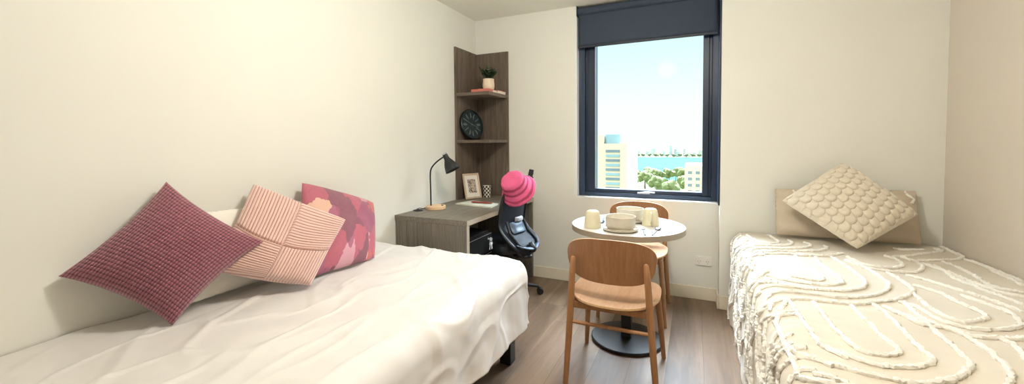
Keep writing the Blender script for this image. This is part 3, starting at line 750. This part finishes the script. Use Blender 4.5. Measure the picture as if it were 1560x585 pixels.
def cutlery(kind, loc, rz, label):
    bm = bmesh.new()
    hp = spline([(0, 0, .002), (0, .05, .003), (0, .10, .005), (0, .125, .006), (0, .14, .004)], 5)
    n = len(hp); tube(bm, hp, [.0068 - .0038 * min(1, i / (n * .7)) for i in range(n)], seg=10, flat=.35, up=(0, 0, 1))
    if kind == 'fork':
        for v in ((-.006, 1), (-.002, 1), (.002, 1), (.006, 1)):
            tube(bm, [(v[0] * .6, .138, .004), (v[0] * 1.5, .150, .0025), (v[0] * 1.6, .165, .0035), (v[0] * 1.6, .183, .008)], [.0018, .0016, .0013, .0007], seg=6)
    else:
        K = 10
        def sp(u, v):
            a = u * 2 * pi; r = v; x = r * .019 * cos(a); y = .165 + r * .029 * sin(a); return Vector((x, y, .0025 + .006 * r * r))
        sheet(bm, sp, 20, 6)
        sheet(bm, lambda u, v: sp(u, v) - Vector((0, 0, .0012)), 20, 6)
        bmesh.ops.remove_doubles(bm, verts=bm.verts, dist=.00005)
    c_ = link(kind, bm, 'cutlery'); c_.location = (loc[0], loc[1], TH); c_.rotation_euler.z = rz
    tag(c_, label, kind, 'cutlery on the round table')
cutlery('fork', (1.716, -1.172), radians(10), 'silver fork lying right of the front plate, nearer the bowl')
cutlery('spoon', (1.752, -1.158), radians(-6), 'silver spoon lying right of the fork beside the front plate')
cutlery('fork', (1.455, -.70), radians(190), 'silver fork lying left of the rear bowl, inner of the pair')
cutlery('spoon', (1.405, -.745), radians(186), 'silver spoon lying left of the rear bowl, nearest the table edge')

# ------------------------------------------------------------------ cushions
def cushion(name, C4, T_, nu, nv, mat, disp=None, pinch=.07, backT=.3, rnd_=.03, facing=(1, 0, 0), label=None, cat='cushion', group=None, sag=None, power=.42, wrinkle=.004, seed=0):
    """C4: top-left, top-right, bottom-right, bottom-left corners as seen from the room"""
    TL, TR, BR, BL = [Vector(c) for c in C4]; cen = (TL + TR + BR + BL) / 4
    n = (TR - BL).cross(TL - BR).normalized()
    if n.dot(Vector(facing)) < 0: n = -n
    def base(u, v):
        uu = u * (1 - pinch * (1 - v * v)); vv = v * (1 - pinch * (1 - u * u))
        k_ = 1 - rnd_ * (u * v) ** 4; uu *= k_; vv *= k_
        a, b = (uu + 1) / 2, (vv + 1) / 2
        p = TL.lerp(TR, a).lerp(BL.lerp(BR, a), 1 - b)
        return p
    def hgt(u, v): return max(0, (1 - u * u) * (1 - v * v)) ** power
    def surf(u, v, side=1):
        h = hgt(u, v) * (T_ if side > 0 else T_ * backT)
        w = wrinkle * noise.noise(Vector((u * 2.2, v * 2.2, seed + side))) * (1 - max(abs(u), abs(v)) ** 6)
        p = base(u, v) + n * side * (h + w)
        if side > 0 and disp: p += n * disp(u, v) * min(1, (1 - max(abs(u), abs(v))) * 12 + .25)
        if sag: p += sag(u, v)
        return p
    bm = bmesh.new(); L = bm.loops.layers.uv.verify()
    e = lambda t: sin(t * pi / 2) * .35 + t * .65
    top = [[bm.verts.new(surf(e(-1 + 2 * i / nu), e(-1 + 2 * j / nv))) for j in range(nv + 1)] for i in range(nu + 1)]
    bu, bv = nu // 4, nv // 4
    def q(g, i, j, flip, nu_, nv_):
        ids = ((i, j), (i + 1, j), (i + 1, j + 1), (i, j + 1)); vs = [g[a][b] for a, b in ids]
        if flip: vs = vs[::-1]; ids = ids[::-1]
        f = bm.faces.new(vs)
        for lp, (a, b) in zip(f.loops, ids): lp[L].uv = ((e(-1 + 2 * a / nu_) + 1) / 2, (e(-1 + 2 * b / nv_) + 1) / 2)
    for i in range(nu):
        for j in range(nv): q(top, i, j, False, nu, nv)
    bot = [[None] * (bv + 1) for _ in range(bu + 1)]
    for i in range(bu + 1):
        for j in range(bv + 1):
            if i in (0, bu) or j in (0, bv): bot[i][j] = top[i * 4][j * 4]
            else: bot[i][j] = bm.verts.new(surf(e(-1 + 2 * i / bu), e(-1 + 2 * j / bv), -1))
    for i in range(bu):
        for j in range(bv): q(bot, i, j, True, bu, bv)
    # move the origin to the cushion's centre
    for v in bm.verts: v.co -= cen
    o_ = link(name, bm, mat, fix=False); o_.location = cen
    for p in o_.data.polygons: p.use_smooth = True
    if label: tag(o_, label, cat, group)
    return o_, surf, cen, n

def waffle(u, v):
    a = abs(sin(pi * 19 * (u + 1))) ** .6; b = abs(sin(pi * 15 * (v + 1))) ** .8
    return .0062 * a * (.25 + .75 * b) - .002
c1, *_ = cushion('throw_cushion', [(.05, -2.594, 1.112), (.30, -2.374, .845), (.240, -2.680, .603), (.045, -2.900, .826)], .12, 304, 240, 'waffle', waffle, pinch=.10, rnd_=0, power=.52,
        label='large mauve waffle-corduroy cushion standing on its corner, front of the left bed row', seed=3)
def ribs(u, v):
    q = (u < 0) == (v > 0)          # top and bottom quarters: ribs run the other way
    t = u if q else v
    seam = min(abs(u), abs(v))
    return .0062 * abs(sin(pi * 16 * t)) ** .7 * min(1, seam / .03) - .006 * exp(-(seam / .018) ** 2)
def sag2(u, v):
    return Vector((0, 0, .035 * max(0, (u - v) / 2 - .35) ** 1 ))
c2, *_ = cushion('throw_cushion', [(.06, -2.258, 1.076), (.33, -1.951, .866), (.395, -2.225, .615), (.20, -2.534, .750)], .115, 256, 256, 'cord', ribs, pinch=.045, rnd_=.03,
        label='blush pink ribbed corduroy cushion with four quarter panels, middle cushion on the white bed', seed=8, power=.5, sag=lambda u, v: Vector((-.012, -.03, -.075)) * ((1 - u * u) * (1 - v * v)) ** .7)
c3, *_ = cushion('throw_cushion', [(.05, -1.997, 1.058), (.13, -1.549, .886), (.345, -1.775, .615), (.30, -2.20, .618)], .095, 80, 80, 'floral', None, pinch=.03, rnd_=.03,
        label='mauve and salmon leaf-print cushion at the far end of the white bed', seed=5, power=.5, wrinkle=.012)
wp, *_ = cushion('pillow', [(.04, -2.60, .975), (.04, -1.98, .955), (.12, -1.98, .615), (.12, -2.62, .615)], .04, 60, 40, 'pillow_white', None, pinch=.03, backT=.45,
        label='plain white pillow propped against the wall behind the throw cushions', cat='pillow', seed=9, wrinkle=.015)
# bubble plush cushion on the right bed
def bubbles(u, v):
    # scallops hang in level rows across the diamond; upper rows overlap the ones below
    up, rt = (v - u) / sqrt(2), (u + v) / sqrt(2)
    rh, cw = .205, .235
    k0 = math.ceil((up + rh) / rh)
    for k in range(k0, k0 - 4, -1):
        off = .5 if k % 2 else 0; xc = (round(rt / cw - off) + off) * cw; yc = k * rh
        d2 = ((rt - xc) / (.56 * cw)) ** 2 + ((up - yc) / (.92 * rh)) ** 2
        if d2 < 1: return .026 * (1 - d2) ** .42 * (.75 + .25 * min(1, abs(up - yc) / rh * 1.5)) - .012
    return -.012
c4, *_ = cushion('throw_cushion', [(2.841, -.20, 1.116), (3.165, -.36, .814), (2.822, -.557, .618), (2.471, -.38, .861)], .11, 260, 260, 'knit', bubbles, pinch=.02, rnd_=.03, power=.55, facing=(0, -1, 0),
        label='large cream bubble-textured cushion standing on its corner on the tufted coverlet', seed=2)
rp, rps, rpc, rpn = cushion('pillow', [(2.462, -.195, .925), (3.215, -.195, .940), (3.225, -.26, .612), (2.462, -.26, .610)], .05, 80, 48, 'linen', None, pinch=.025, backT=.35, facing=(0, -1, 0),
        label='beige linen pillow leaning on the wall behind the bubble cushion', cat='pillow', seed=4, wrinkle=.03)
def yarn(bm, P, r0, rnd, seg=7, step=.0065):
    # resample
    out = [P[0]]; acc = 0
    for a, b in zip(P, P[1:]):
        L_ = (b - a).length; n_ = max(1, int(L_ / step))
        for i in range(1, n_ + 1): out.append(a.lerp(b, i / n_))
    R = [r0 * rnd.uniform(.72, 1.28) for _ in out]
    Q = [p + Vector((rnd.uniform(-1, 1), rnd.uniform(-1, 1), rnd.uniform(-.6, .6))) * r0 * .28 for p in out]
    rings = tube(bm, Q, R, seg=seg)
    for rg in rings:
        for v in rg: v.co += Vector((rnd.uniform(-1, 1), rnd.uniform(-1, 1), rnd.uniform(-1, 1))) * r0 * .22
rnd = random.Random(3)
for pts in ([(-.72, .93), (-.70, .80), (-.74, .6)], [(.62, .95), (.66, .8), (.72, .66), (.70, .5)], [(.84, .95), (.86, .82), (.93, .66), (.9, .5)]):
    bm = bmesh.new(); yarn(bm, [p - rpc for p in [rps(a, b) + rpn * .003 for a, b in [tuple(q)[:2] for q in spline([Vector((a, b, 0)) for a, b in pts], 6)]]], .0065, rnd)
    part(link('tufted_trim', bm, 'tuft', rp), 'ivory tufted line')

# ------------------------------------------------------------------ left bed
def bed(loc, hx, hy, label, legs, ztop=.545):
    b = thing('bed', loc, 0, label, 'bed')
    link('mattress', B(-hx, hx, -hy, hy, .29, ztop), 'mattress', b, bevel=.04, seg=4)
    link('bed_base', B(-hx, hx, -hy, hy, .21, .289), 'bedbase', b, bevel=.01)
    for x, y in legs: link('leg', B(x - .034, x + .034, y - .034, y + .034, 0, .2095), 'bedleg', b, bevel=.004)
    return b
bed((.53, -2.375, 0), .50, .98, 'single bed along the left wall with square black legs', [(.465, .94), (.465, -.94), (-.44, .94), (-.44, -.94)])
def smooth(a, b, x): t = max(0, min(1, (x - a) / (b - a))); return t * t * (3 - 2 * t)
ZT = .598; RR = .105; XE, YE = 1.005, -1.455; LL = RR * pi / 2 + .255
def ridge(p, s): n_ = noise.noise(p * s); return 1 - abs(n_) * 2
def duvet(u, v):
    xe = .012 + u * (XE + LL - .012); ye = -3.42 + v * (YE + LL + 3.42)
    ox, oy = max(0, xe - XE), max(0, ye - YE); d = max(ox, oy)
    bx, by = min(xe, XE), min(ye, YE)
    if d > 0: a = math.atan2(oy, ox); dr = Vector((cos(a), sin(a), 0))
    else: dr = Vector((0, 0, 0))
    if d < RR * pi / 2: h = RR * sin(d / RR); dz = RR * (1 - cos(d / RR)); nz = cos(d / RR)
    else: h = RR + (d - RR * pi / 2) * .05; dz = RR + d - RR * pi / 2; nz = 0
    p = Vector((bx, by, ZT - dz)) + dr * h
    nrm_ = Vector((0, 0, nz)) + dr * sqrt(max(0, 1 - nz * nz))
    # broad quilted swell plus creases
    q = Vector((xe, ye, 0))
    w = .010 * noise.noise(q * 2.6) + .005 * noise.noise(q * 6.5)
    # creases that cross the near edge
    t_ = ye if ox >= oy else xe
    cr = noise.noise(Vector((t_ * 9 + .35 * noise.noise(q * 5), xe * 1.1 if ox >= oy else ye * 1.1, 3.3)))
    edge = smooth(.25, 0, abs(d - .12)) if d > 0 else smooth(.30, 0, XE - xe) * .7
    w += .011 * cr * edge
    w += .016 * noise.noise(Vector((t_ * 7.5, .4 * d, 8))) * smooth(.12, .45, d)
    # diagonal soft creases on top
    r_ = ridge(Vector((xe * 1.5 + ye * 1.1, xe * .6 - ye * .5, 1.7)), 2.3)
    w += .0075 * max(0, r_ - .72) / .28 * smooth(0, .2, xe)
    r2 = ridge(Vector((xe * 3.2, ye * 1.3, 6.1)), 1.9); w += .005 * max(0, r2 - .78) / .22
    w += .018 * exp(-xe / .06) * (.5 + .8 * noise.noise(Vector((0, ye * 3, 2))))
    w += .0016 * noise.noise(q * 17) + .003 * noise.noise(Vector((xe * 9 - ye * 4, ye * 9 + xe * 3, 1)))
    p += nrm_ * w
    if p.x < .012: p.x = .012
    return p
bm = bmesh.new(); sheet(bm, duvet, 230, 330)
dv = link('duvet', bm, 'duvet', fix=True); s_ = dv.modifiers.new('s', 'SOLIDIFY'); s_.thickness = .018; s_.offset = -1
tag(dv, 'smooth white duvet draped over the left bed and down its side', 'duvet')

# ------------------------------------------------------------------ right bed
bed((2.825, -1.27, 0), .515, 1.09, 'single bed in the right corner, hidden beneath the tufted coverlet', [(.47, 1.04), (.47, -1.04), (-.47, 1.04), (-.47, -1.04)])
CX0, CR = 2.315, .10; CL = CR * pi / 2 + .482
def cov(s, y):
    """s: distance from the right wall side measured along the cloth, y: along the bed"""
    xe = 3.345 - s; d = max(0, CX0 - xe)
    if d < CR * pi / 2: h = CR * sin(d / CR); dz = CR * (1 - cos(d / CR)); nz = cos(d / CR)
    else: h = CR + (d - CR * pi / 2) * .03; dz = CR + d - CR * pi / 2; nz = 0
    p = Vector((max(xe, CX0) - h, y, .592 - dz)); n_ = Vector((-sqrt(max(0, 1 - nz * nz)), 0, nz))
    q = Vector((xe, y, 0))
    w = .009 * noise.noise(q * 3.1) + .006 * noise.noise(q * 8)
    w += .0035 * noise.noise(Vector((xe * 5, y * 26, 4))) * smooth(.5, 0, abs(CX0 - xe))
    w += .015 * noise.noise(Vector((y * 10 + .5 * noise.noise(q * 4), .5 * d, 2))) * smooth(.05, .35, d) + .008 * noise.noise(Vector((y * 24, 1.5 * d, 5))) * smooth(.05, .3, d)
    return p + n_ * w, n_
CS = 3.345 - CX0 + CL
bm = bmesh.new(); sheet(bm, lambda u, v: cov(u * CS, -.158 - v * 2.26)[0], 230, 330)
cv = link('coverlet', bm, 'coverlet'); s_ = cv.modifiers.new('s', 'SOLIDIFY'); s_.thickness = .006; s_.offset = -1
tag(cv, 'cream coverlet with raised ivory tufted arches covering the right bed', 'coverlet')
TUFTS = [
     [(2.403, -1.504), (2.414, -1.678), (2.418, -1.812), (2.439, -1.892), (2.483, -1.899), (2.532, -1.871), (2.555, -1.835), (2.547, -1.767), (2.542, -1.693), (2.537, -1.587), (2.53, -1.494)] ,
     [(2.318, -1.509), (2.326, -1.704), (2.332, -1.829), (2.344, -1.905), (2.385, -1.959), (2.352, -1.899), (2.388, -1.943), (2.434, -1.975), (2.491, -1.974), (2.548, -1.955), (2.597, -1.909), (2.627, -1.852), (2.624, -1.792), (2.622, -1.702), (2.627, -1.578), (2.618, -1.439)] ,
     [(2.24, -1.702), (2.246, -1.799), (2.242, -1.868), (2.26, -1.96), (2.305, -2.011), (2.365, -2.034), (2.344, -2.014), (2.393, -2.046), (2.447, -2.05), (2.495, -2.05), (2.555, -2.037), (2.634, -1.968), (2.704, -1.869), (2.721, -1.792), (2.722, -1.675), (2.717, -1.567), (2.678, -1.518), (2.644, -1.439)] ,
     [(2.313, -1.511), (2.273, -1.633), (2.226, -1.734), (2.176, -1.852), (2.158, -1.966), (2.172, -2.052), (2.22, -2.097), (2.271, -2.135), (2.32, -2.154), (2.384, -2.189)] ,
     [(2.674, -2.045), (2.735, -1.96), (2.77, -1.903), (2.794, -1.835), (2.802, -1.756), (2.798, -1.673), (2.789, -1.614), (2.751, -1.579), (2.73, -1.518), (2.742, -1.339)] ,
     [(2.779, -1.576), (2.814, -1.627), (2.877, -1.62), (2.954, -1.593)] ,
     [(2.889, -1.626), (2.895, -1.66), (2.88, -1.735), (2.856, -1.82)] ,
     [(2.275, -2.097), (2.309, -2.116), (2.344, -2.137), (2.376, -2.162)] ,
     [(2.395, -1.138), (2.446, -1.16), (2.498, -1.167), (2.524, -1.131), (2.516, -1.018), (2.494, -0.928), (2.482, -0.767)] ,
     [(2.295, -1.158), (2.347, -1.223), (2.428, -1.25), (2.535, -1.231), (2.594, -1.151), (2.591, -1.009), (2.579, -0.866), (2.587, -0.723)] ,
     [(2.232, -1.333), (2.336, -1.346), (2.441, -1.331), (2.545, -1.304), (2.635, -1.226), (2.687, -1.119), (2.694, -0.988), (2.685, -0.821), (2.675, -0.674)] ,
     [(2.167, -1.532), (2.217, -1.456), (2.315, -1.41), (2.427, -1.397), (2.52, -1.4), (2.62, -1.337), (2.723, -1.217), (2.776, -1.101), (2.775, -0.998), (2.764, -0.864), (2.724, -0.723)] ,
     [(2.2, -1.591), (2.258, -1.519), (2.312, -1.489), (2.411, -1.469), (2.538, -1.467), (2.681, -1.368), (2.798, -1.237), (2.842, -1.148), (2.844, -1.032), (2.832, -0.92)] ,
     [(2.298, -0.258), (2.357, -0.444), (2.432, -0.452), (2.466, -0.375), (2.444, -0.268), (2.429, -0.204)] ,
     [(2.202, -0.608), (2.331, -0.532), (2.482, -0.505), (2.535, -0.409), (2.53, -0.317)] ,
     [(2.18, -0.796), (2.303, -0.637), (2.453, -0.588), (2.574, -0.537), (2.621, -0.447), (2.607, -0.379)] ,
     [(2.191, -0.914), (2.291, -0.742), (2.442, -0.653), (2.602, -0.599), (2.691, -0.502), (2.695, -0.431)] ,
     [(2.181, -1.029), (2.253, -0.834), (2.43, -0.728), (2.607, -0.69), (2.748, -0.589)] ,
     [(2.75, -0.636), (2.794, -0.81), (2.87, -0.821), (2.953, -0.742), (2.969, -0.627), (2.943, -0.555)] ,
     [(2.746, -0.859), (2.83, -0.893), (2.968, -0.848), (3.036, -0.736), (3.056, -0.615), (3.024, -0.521)] ,
     [(3.056, -0.335), (3.133, -0.329), (3.211, -0.303)] ,
     [(2.979, -0.557), (3.131, -0.433), (3.29, -0.303), (3.272, -0.258)] ,
     [(3.074, -0.64), (3.096, -0.77), (3.134, -0.947), (3.162, -1.07), (3.209, -1.103)] ,
     [(3.107, -0.668), (3.087, -0.906), (3.109, -1.058), (3.135, -1.172), (3.144, -1.228)] ,
     [(3.177, -0.575), (3.195, -0.704), (3.179, -0.927), (3.21, -1.007), (3.249, -1.026)] ,
     [(2.905, -0.92), (2.961, -0.981), (3.018, -1.108), (3.066, -1.217), (3.097, -1.317)] ,
     [(3.032, -0.603), (3.199, -0.522), (3.331, -0.409), (3.36, -0.361), (3.364, -0.239), (3.356, -0.081)] ,
     [(3.325, -0.44), (3.353, -0.538), (3.311, -0.769), (3.309, -0.91)] ,
     [(3.368, -0.505), (3.336, -0.677), (3.34, -0.765), (3.342, -0.846)] ,
     [(2.868, -1.088), (2.923, -1.165), (2.938, -1.287), (2.959, -1.385), (2.936, -1.438), (2.901, -1.471), (2.841, -1.492), (2.817, -1.425), (2.814, -1.31), (2.819, -1.21)] ,
     [(2.723, -1.349), (2.767, -1.391), (2.784, -1.504), (2.844, -1.55), (2.933, -1.534), (2.999, -1.483), (3.027, -1.436), (3.044, -1.353), (3.019, -1.267), (2.99, -1.171)] ,
     [(2.658, -1.488), (2.68, -1.537), (2.706, -1.589), (2.771, -1.589), (2.823, -1.625), (2.897, -1.607), (2.961, -1.579)] ,
]
bm = bmesh.new(); rnd = random.Random(17)
def on_cov(x, y): p, n_ = cov(3.345 - x, y); return p + n_ * .004
for L_ in TUFTS:
    P = spline([Vector((max(2.24, min(x, 3.335)), min(-.17, y), 0)) for x, y in L_], 8)
    P = [on_cov(min(q.x, 3.337), max(-2.40, min(-.168, q.y))) for q in P]
    yarn(bm, P, .0078, rnd)
# tufting that runs down the hanging side
for k in range(22):
    y = -.20 - k * .10 + rnd.uniform(-.02, .02); s0 = 3.345 - CX0 + rnd.uniform(-.03, .10); P = []; yy = y
    dirn = rnd.choice((-1, 1)) * rnd.uniform(.05, .45)
    n_ = 16; s1 = CS - rnd.uniform(.01, .12)
    for i in range(n_ + 1):
        s = s0 + (s1 - s0) * i / n_
        yy = y + dirn * (s - s0) * .5 + .03 * sin(i * .6 + k * 1.7) + .012 * sin(i * 1.7 + k)
        p, nn = cov(s, max(-2.4, min(-.17, yy))); P.append(p + nn * .005)
    yarn(bm, P, .0076, rnd)
# arches crossing the hanging side
for k in range(6):
    y = -.35 - k * .34; P = []
    for i in range(21):
        t = i / 20; s = 3.345 - CX0 + .04 + .34 * sin(pi * t) + .03 * sin(9 * t); p, nn = cov(s, max(-2.4, min(-.17, y + .22 - .4 * t))); P.append(p + nn * .005)
    yarn(bm, P, .0076, rnd)
part(link('tufted_trim', bm, 'tuft', cv), 'raised ivory tufted lines in nested arches')

# ------------------------------------------------------------------ ceiling light (out of frame above us)
cl = thing('ceiling_light', (1.62, -2.15, CH), 0, 'round flush white ceiling light in the middle of the room', 'ceiling light')
link('housing', LA([(0, -.001), (.17, -.001), (.17, -.03), (.155, -.035), (0, -.034)], seg=48), 'white_plastic', cl)
link('diffuser', LA([(0, -.0355), (.153, -.0355), (.14, -.05), (.09, -.058), (0, -.06)], seg=48), 'lampglow', cl)

# ------------------------------------------------------------------ outside
GZ = -45.0
M['ext_cream'] = plain('cream_render', srgb(226, 212, 184), .8, var=.02, scale=.3)  # even cream facade colour
M['ext_glass'] = plain('blue_tower_glass', srgb(150, 184, 194), .5, var=.06, scale=.3)
M['ext_dark'] = plain('dark_window_band', srgb(120, 140, 150), .5, var=.1, scale=.5)
M['ext_grey'] = plain('pale_concrete', srgb(192, 194, 190), .8, var=.04, scale=.3)
M['ext_tree'] = plain('park_tree_green', srgb(118, 128, 82), .9, var=.2, scale=.4)
M['ext_tree2'] = plain('yellow_tree', srgb(150, 138, 74), .9, var=.2, scale=.4)
M['ext_tree_far'] = plain('far_tree_hazed', srgb(118, 126, 98), .9, var=.1, scale=.4)  # greyer green for far trees, distance haze mixed into the colour
M['ext_trunk'] = plain('tree_trunk', srgb(120, 100, 80), .9)
M['ext_water'] = plain('river_water', srgb(70, 112, 122), 1, var=.03, scale=.02, spec=0)
M['ext_land'] = plain('far_land', srgb(112, 120, 96), .95, var=.08, scale=.01, spec=0)
structure('ground_outside', B(-700, 500, 12, 497, GZ - 1, GZ), 'ext_land', smooth=False)
structure('water_river', B(-900, 700, 497, 1160, GZ - 1.5, GZ - .4), 'ext_water', smooth=False)
structure('ground_far_shore', B(-1400, 1200, 1160, 2600, GZ - 1, GZ + .5), 'ext_land', smooth=False)
# big neighbouring building on the left
nbg = thing('office_tower', (-16.5, 74, GZ), 0, 'tall cream office building with blue window bands, nearest on the left outside the window', 'building')
o = lambda x0, x1, y0, y1, z0, z1: (x0 + 16.5, x1 + 16.5, y0 - 74, y1 - 74, z0 - GZ, z1 - GZ)
bm = bmesh.new(); box(bm, *o(-24, -13.1, 70.2, 84, GZ, 2.4)); box(bm, *o(-13.1, -8.9, 70.2, 84, GZ, .8)); box(bm, *o(-10.1, -8.9, 69.6, 70.2, GZ, .9)); link('wall', bm, 'ext_cream', nbg, smooth=False)
part(link('roof_plant_room', B(*o(-13.0, -10.3, 71, 80, .8, 2.45)), 'ext_glass', nbg, smooth=False), 'blue glazed roof plant room')
for k in range(9):
    z = -.35 - k * .84
    bm = bmesh.new(); box(bm, *o(-12.75, -10.25, 70.05, 70.21, z - .42, z)); link('window_band', bm, 'ext_glass' if k % 2 else 'ext_dark', nbg, smooth=False)
for k in range(28):
    z = .6 - k * 1.5
    bm = bmesh.new()
    for c in range(3): box(bm, *o(-23.2 + c * 2.6, -21.4 + c * 2.6, 70.1, 70.21, z - .75, z))
    link('window_row', bm, 'ext_dark', nbg, smooth=False)
for k in range(9, 30):
    z = -.35 - k * .84 - 1.2
    link('window_band', B(*o(-12.75, -10.25, 70.05, 70.21, z - .42, z)), 'ext_glass', nbg, smooth=False)
# right building
rb = thing('apartment_block', (5.5, 95, GZ), 0, 'cream apartment block with small dark windows at the right edge of the view', 'building')
o = lambda x0, x1, y0, y1, z0, z1: (x0 - 5.5, x1 - 5.5, y0 - 95, y1 - 95, z0 - GZ, z1 - GZ)
link('wall', B(*o(.1, 12, 90, 102, GZ, -4.1)), 'ext_cream', rb, smooth=False)
for r in range(12):
    for c in range(6):
        x = .75 + c * 1.5; z = -5.3 - r * 1.35
        link('window', B(*o(x, x + .8, 89.9, 90.02, z - .6, z)), 'ext_dark', rb, smooth=False)
# far skyline
rnd = random.Random(21)
adj = ['cream', 'pale grey', 'bluish', 'white', 'beige', 'slim', 'stout', 'stepped']
for k in range(34):
    x = -330 + k * 14.5 + rnd.uniform(-1.5, 1.5); wdt = rnd.uniform(3.5, 5.6); hgt = rnd.choice((10, 14, 16, 20, 24, 30)) * rnd.uniform(.8, 1.15); y = rnd.uniform(1230, 1420)
    bm = bmesh.new(); box(bm, -wdt, wdt, -8, 8, 0, hgt); box(bm, -wdt * .5, wdt * .4, -5, 5, hgt, hgt + 3)
    tw = thing('tower_block', (x, y, GZ + .5), 0, 'distant pale tower block in the skyline on the far shore of the river', 'building', 'distant skyline towers across the river')
    link('wall', bm, rnd.choice(['ext_cream', 'ext_grey', 'ext_grey']), tw, smooth=False)
    bm = bmesh.new()
    for q in range(int(hgt / 3.4)): box(bm, -wdt * .85, wdt * .85, -8.3, -7.99, 1.2 + q * 3.4, 2.8 + q * 3.4)
    link('window_band', bm, rnd.choice(['ext_glass', 'ext_dark']), tw, smooth=False)
# trees
def tree_mesh(seed, mat, h=15, r=6):
    rr = random.Random(seed); bm = bmesh.new()
    for q in range(9):
        c = Vector((rr.uniform(-.55, .55) * r, rr.uniform(-.55, .55) * r, h * rr.uniform(.5, .9))); s = r * rr.uniform(.4, .62)
        res = bmesh.ops.create_icosphere(bm, subdivisions=2, radius=s, matrix=Matrix.Translation(c))
        for v in res['verts']: v.co += (v.co - c) * .35 * noise.noise(v.co * .6 + Vector((seed, 0, 0)))
    t_ = thing('tree', (0, 0, GZ), 0)
    link('crown', bm, mat, t_); link('trunk', T([(0, 0, 0), (.2, 0, h * .3), (0, .1, h * .62)], [.5, .4, .2], seg=8), 'ext_trunk', t_)
    return t_
protos = [tree_mesh(1, 'ext_tree', 16, 6.5), tree_mesh(2, 'ext_tree', 20, 6), tree_mesh(3, 'ext_tree2', 12, 6)]
first = [True] * 3; placed = []
lab = ['rounded green tree in the riverside park below the window', 'taller green tree in the riverside park below the window', 'yellowish tree in the riverside park below the window']
for k in range(54):
    for _try in range(200):
        y = rnd.uniform(250, 480); f = rnd.uniform(-.17, .06); x = 1.96 + f * y
        if all((x - a) ** 2 + (y - b_) ** 2 > 21 ** 2 for a, b_ in placed): break
    else: continue
    placed.append((x, y))
    pi_ = 2 if (f > -.045 and rnd.random() < .5) else rnd.choice((0, 0, 1))
    if first[pi_]: t_ = protos[pi_]; t_.location = (x, y, GZ); t_.rotation_euler.z = k; first[pi_] = False
    else: t_ = dup(protos[pi_], (x, y, GZ), k, lab[pi_])
    tag(t_, lab[pi_], 'tree', ['rounded park trees', 'tall park trees', 'yellowish park trees'][pi_])
far_tree = tree_mesh(7, 'ext_tree_far', 9, 6); far_tree.location = (-318, 1190, GZ + .5); tag(far_tree, 'distant green tree along the far river shore', 'tree', 'trees along the far shore')
for k in range(26):
    t_ = dup(far_tree, (-306 + k * 16 + rnd.uniform(-.5, .5), rnd.uniform(1175, 1215), GZ + .5), k * 2.1, 'distant green tree along the far river shore', 'trees along the far shore'); t_['category'] = 'tree'

# ------------------------------------------------------------------ light
def light(name, kind, loc, rot, energy, col, **kw):
    d = bpy.data.lights.new(name, kind); d.energy = energy; d.color = col
    for k, v in kw.items(): setattr(d, k, v)
    o_ = bpy.data.objects.new(name, d); o_.location = loc; o_.rotation_euler = rot; COL.objects.link(o_); return o_
light('ceiling_lamp', 'POINT', (1.62, -2.15, CH - .20), (0, 0, 0), LAMP_W, (1, .97, .925), shadow_soft_size=.13)
light('sun', 'SUN', (0, 0, 50), (radians(48), 0, radians(-25)), SUN_W, (1, .97, .9), angle=.01)

w = bpy.data.worlds.new('sky'); scene.world = w; w.use_nodes = True; nt = w.node_tree; n = nt.nodes; l = nt.links
bg = n['Background']; tcn = n.new('ShaderNodeTexCoord'); sp = n.new('ShaderNodeSeparateXYZ'); l.new(tcn.outputs['Generated'], sp.inputs[0])
r = n.new('ShaderNodeValToRGB'); e = r.color_ramp.elements
e[0].position = 0; e[0].color = (.88, .95, .93, 1); e[1].position = .08; e[1].color = (.88, .97, .96, 1)
for p, c in ((.20, (.70, .93, .97, 1)), (.36, (.60, .87, .95, 1)), (.5, (.78, .88, 1, 1)), (1, (.74, .85, 1, 1))):
    x = e.new(p); x.color = c
l.new(sp.outputs[2], r.inputs[0]); l.new(r.outputs[0], bg.inputs[0])
r2 = n.new('ShaderNodeMapRange'); r2.inputs[1].default_value = .36; r2.inputs[2].default_value = .62; r2.inputs[3].default_value = SKY_LOW; r2.inputs[4].default_value = SKY_HIGH - SKY_LOW
r2.inputs[3].default_value = 0
l.new(sp.outputs[2], r2.inputs[0])
# unseen bright sky patch high over the river, added to light the room
r3 = n.new('ShaderNodeMapRange'); r3.inputs[1].default_value = .12; r3.inputs[2].default_value = .5; l.new(sp.outputs[1], r3.inputs[0])
ml = n.new('ShaderNodeMath'); ml.operation = 'MULTIPLY'; l.new(r2.outputs[0], ml.inputs[0]); l.new(r3.outputs[0], ml.inputs[1])
ad = n.new('ShaderNodeMath'); ad.operation = 'ADD'; l.new(ml.outputs[0], ad.inputs[0]); ad.inputs[1].default_value = SKY_LOW; l.new(ad.outputs[0], bg.inputs[1])

# ------------------------------------------------------------------ camera
cam = bpy.data.cameras.new('camera'); co = bpy.data.objects.new('camera', cam); COL.objects.link(co); scene.camera = co
cam.sensor_fit = 'HORIZONTAL'; cam.sensor_width = 36; cam.lens = 611.284 / 1560 * 36; cam.shift_y = -(292.5 - 239.612) / 1560
cam.clip_start = .05; cam.clip_end = 5000
yw, pt, rl = radians(24.4544), radians(2.2008), radians(-.4587)
fw_ = Vector((-sin(yw) * cos(pt), cos(yw) * cos(pt), -sin(pt))); rt_ = Vector((cos(yw), sin(yw), 0)); up_ = rt_.cross(fw_)
r2_ = rt_ * cos(rl) + up_ * sin(rl); u2_ = -rt_ * sin(rl) + up_ * cos(rl)
mw = Matrix((r2_, u2_, -fw_)).transposed().to_4x4(); mw.translation = Vector((1.9593, -3.4719, 1.2588)); co.matrix_world = mw

vs = scene.view_settings
scene.display_settings.display_device = 'sRGB'; vs.view_transform = 'Standard'; vs.look = 'None'; vs.exposure = EXPO; vs.gamma = 1; vs.use_curve_mapping = False
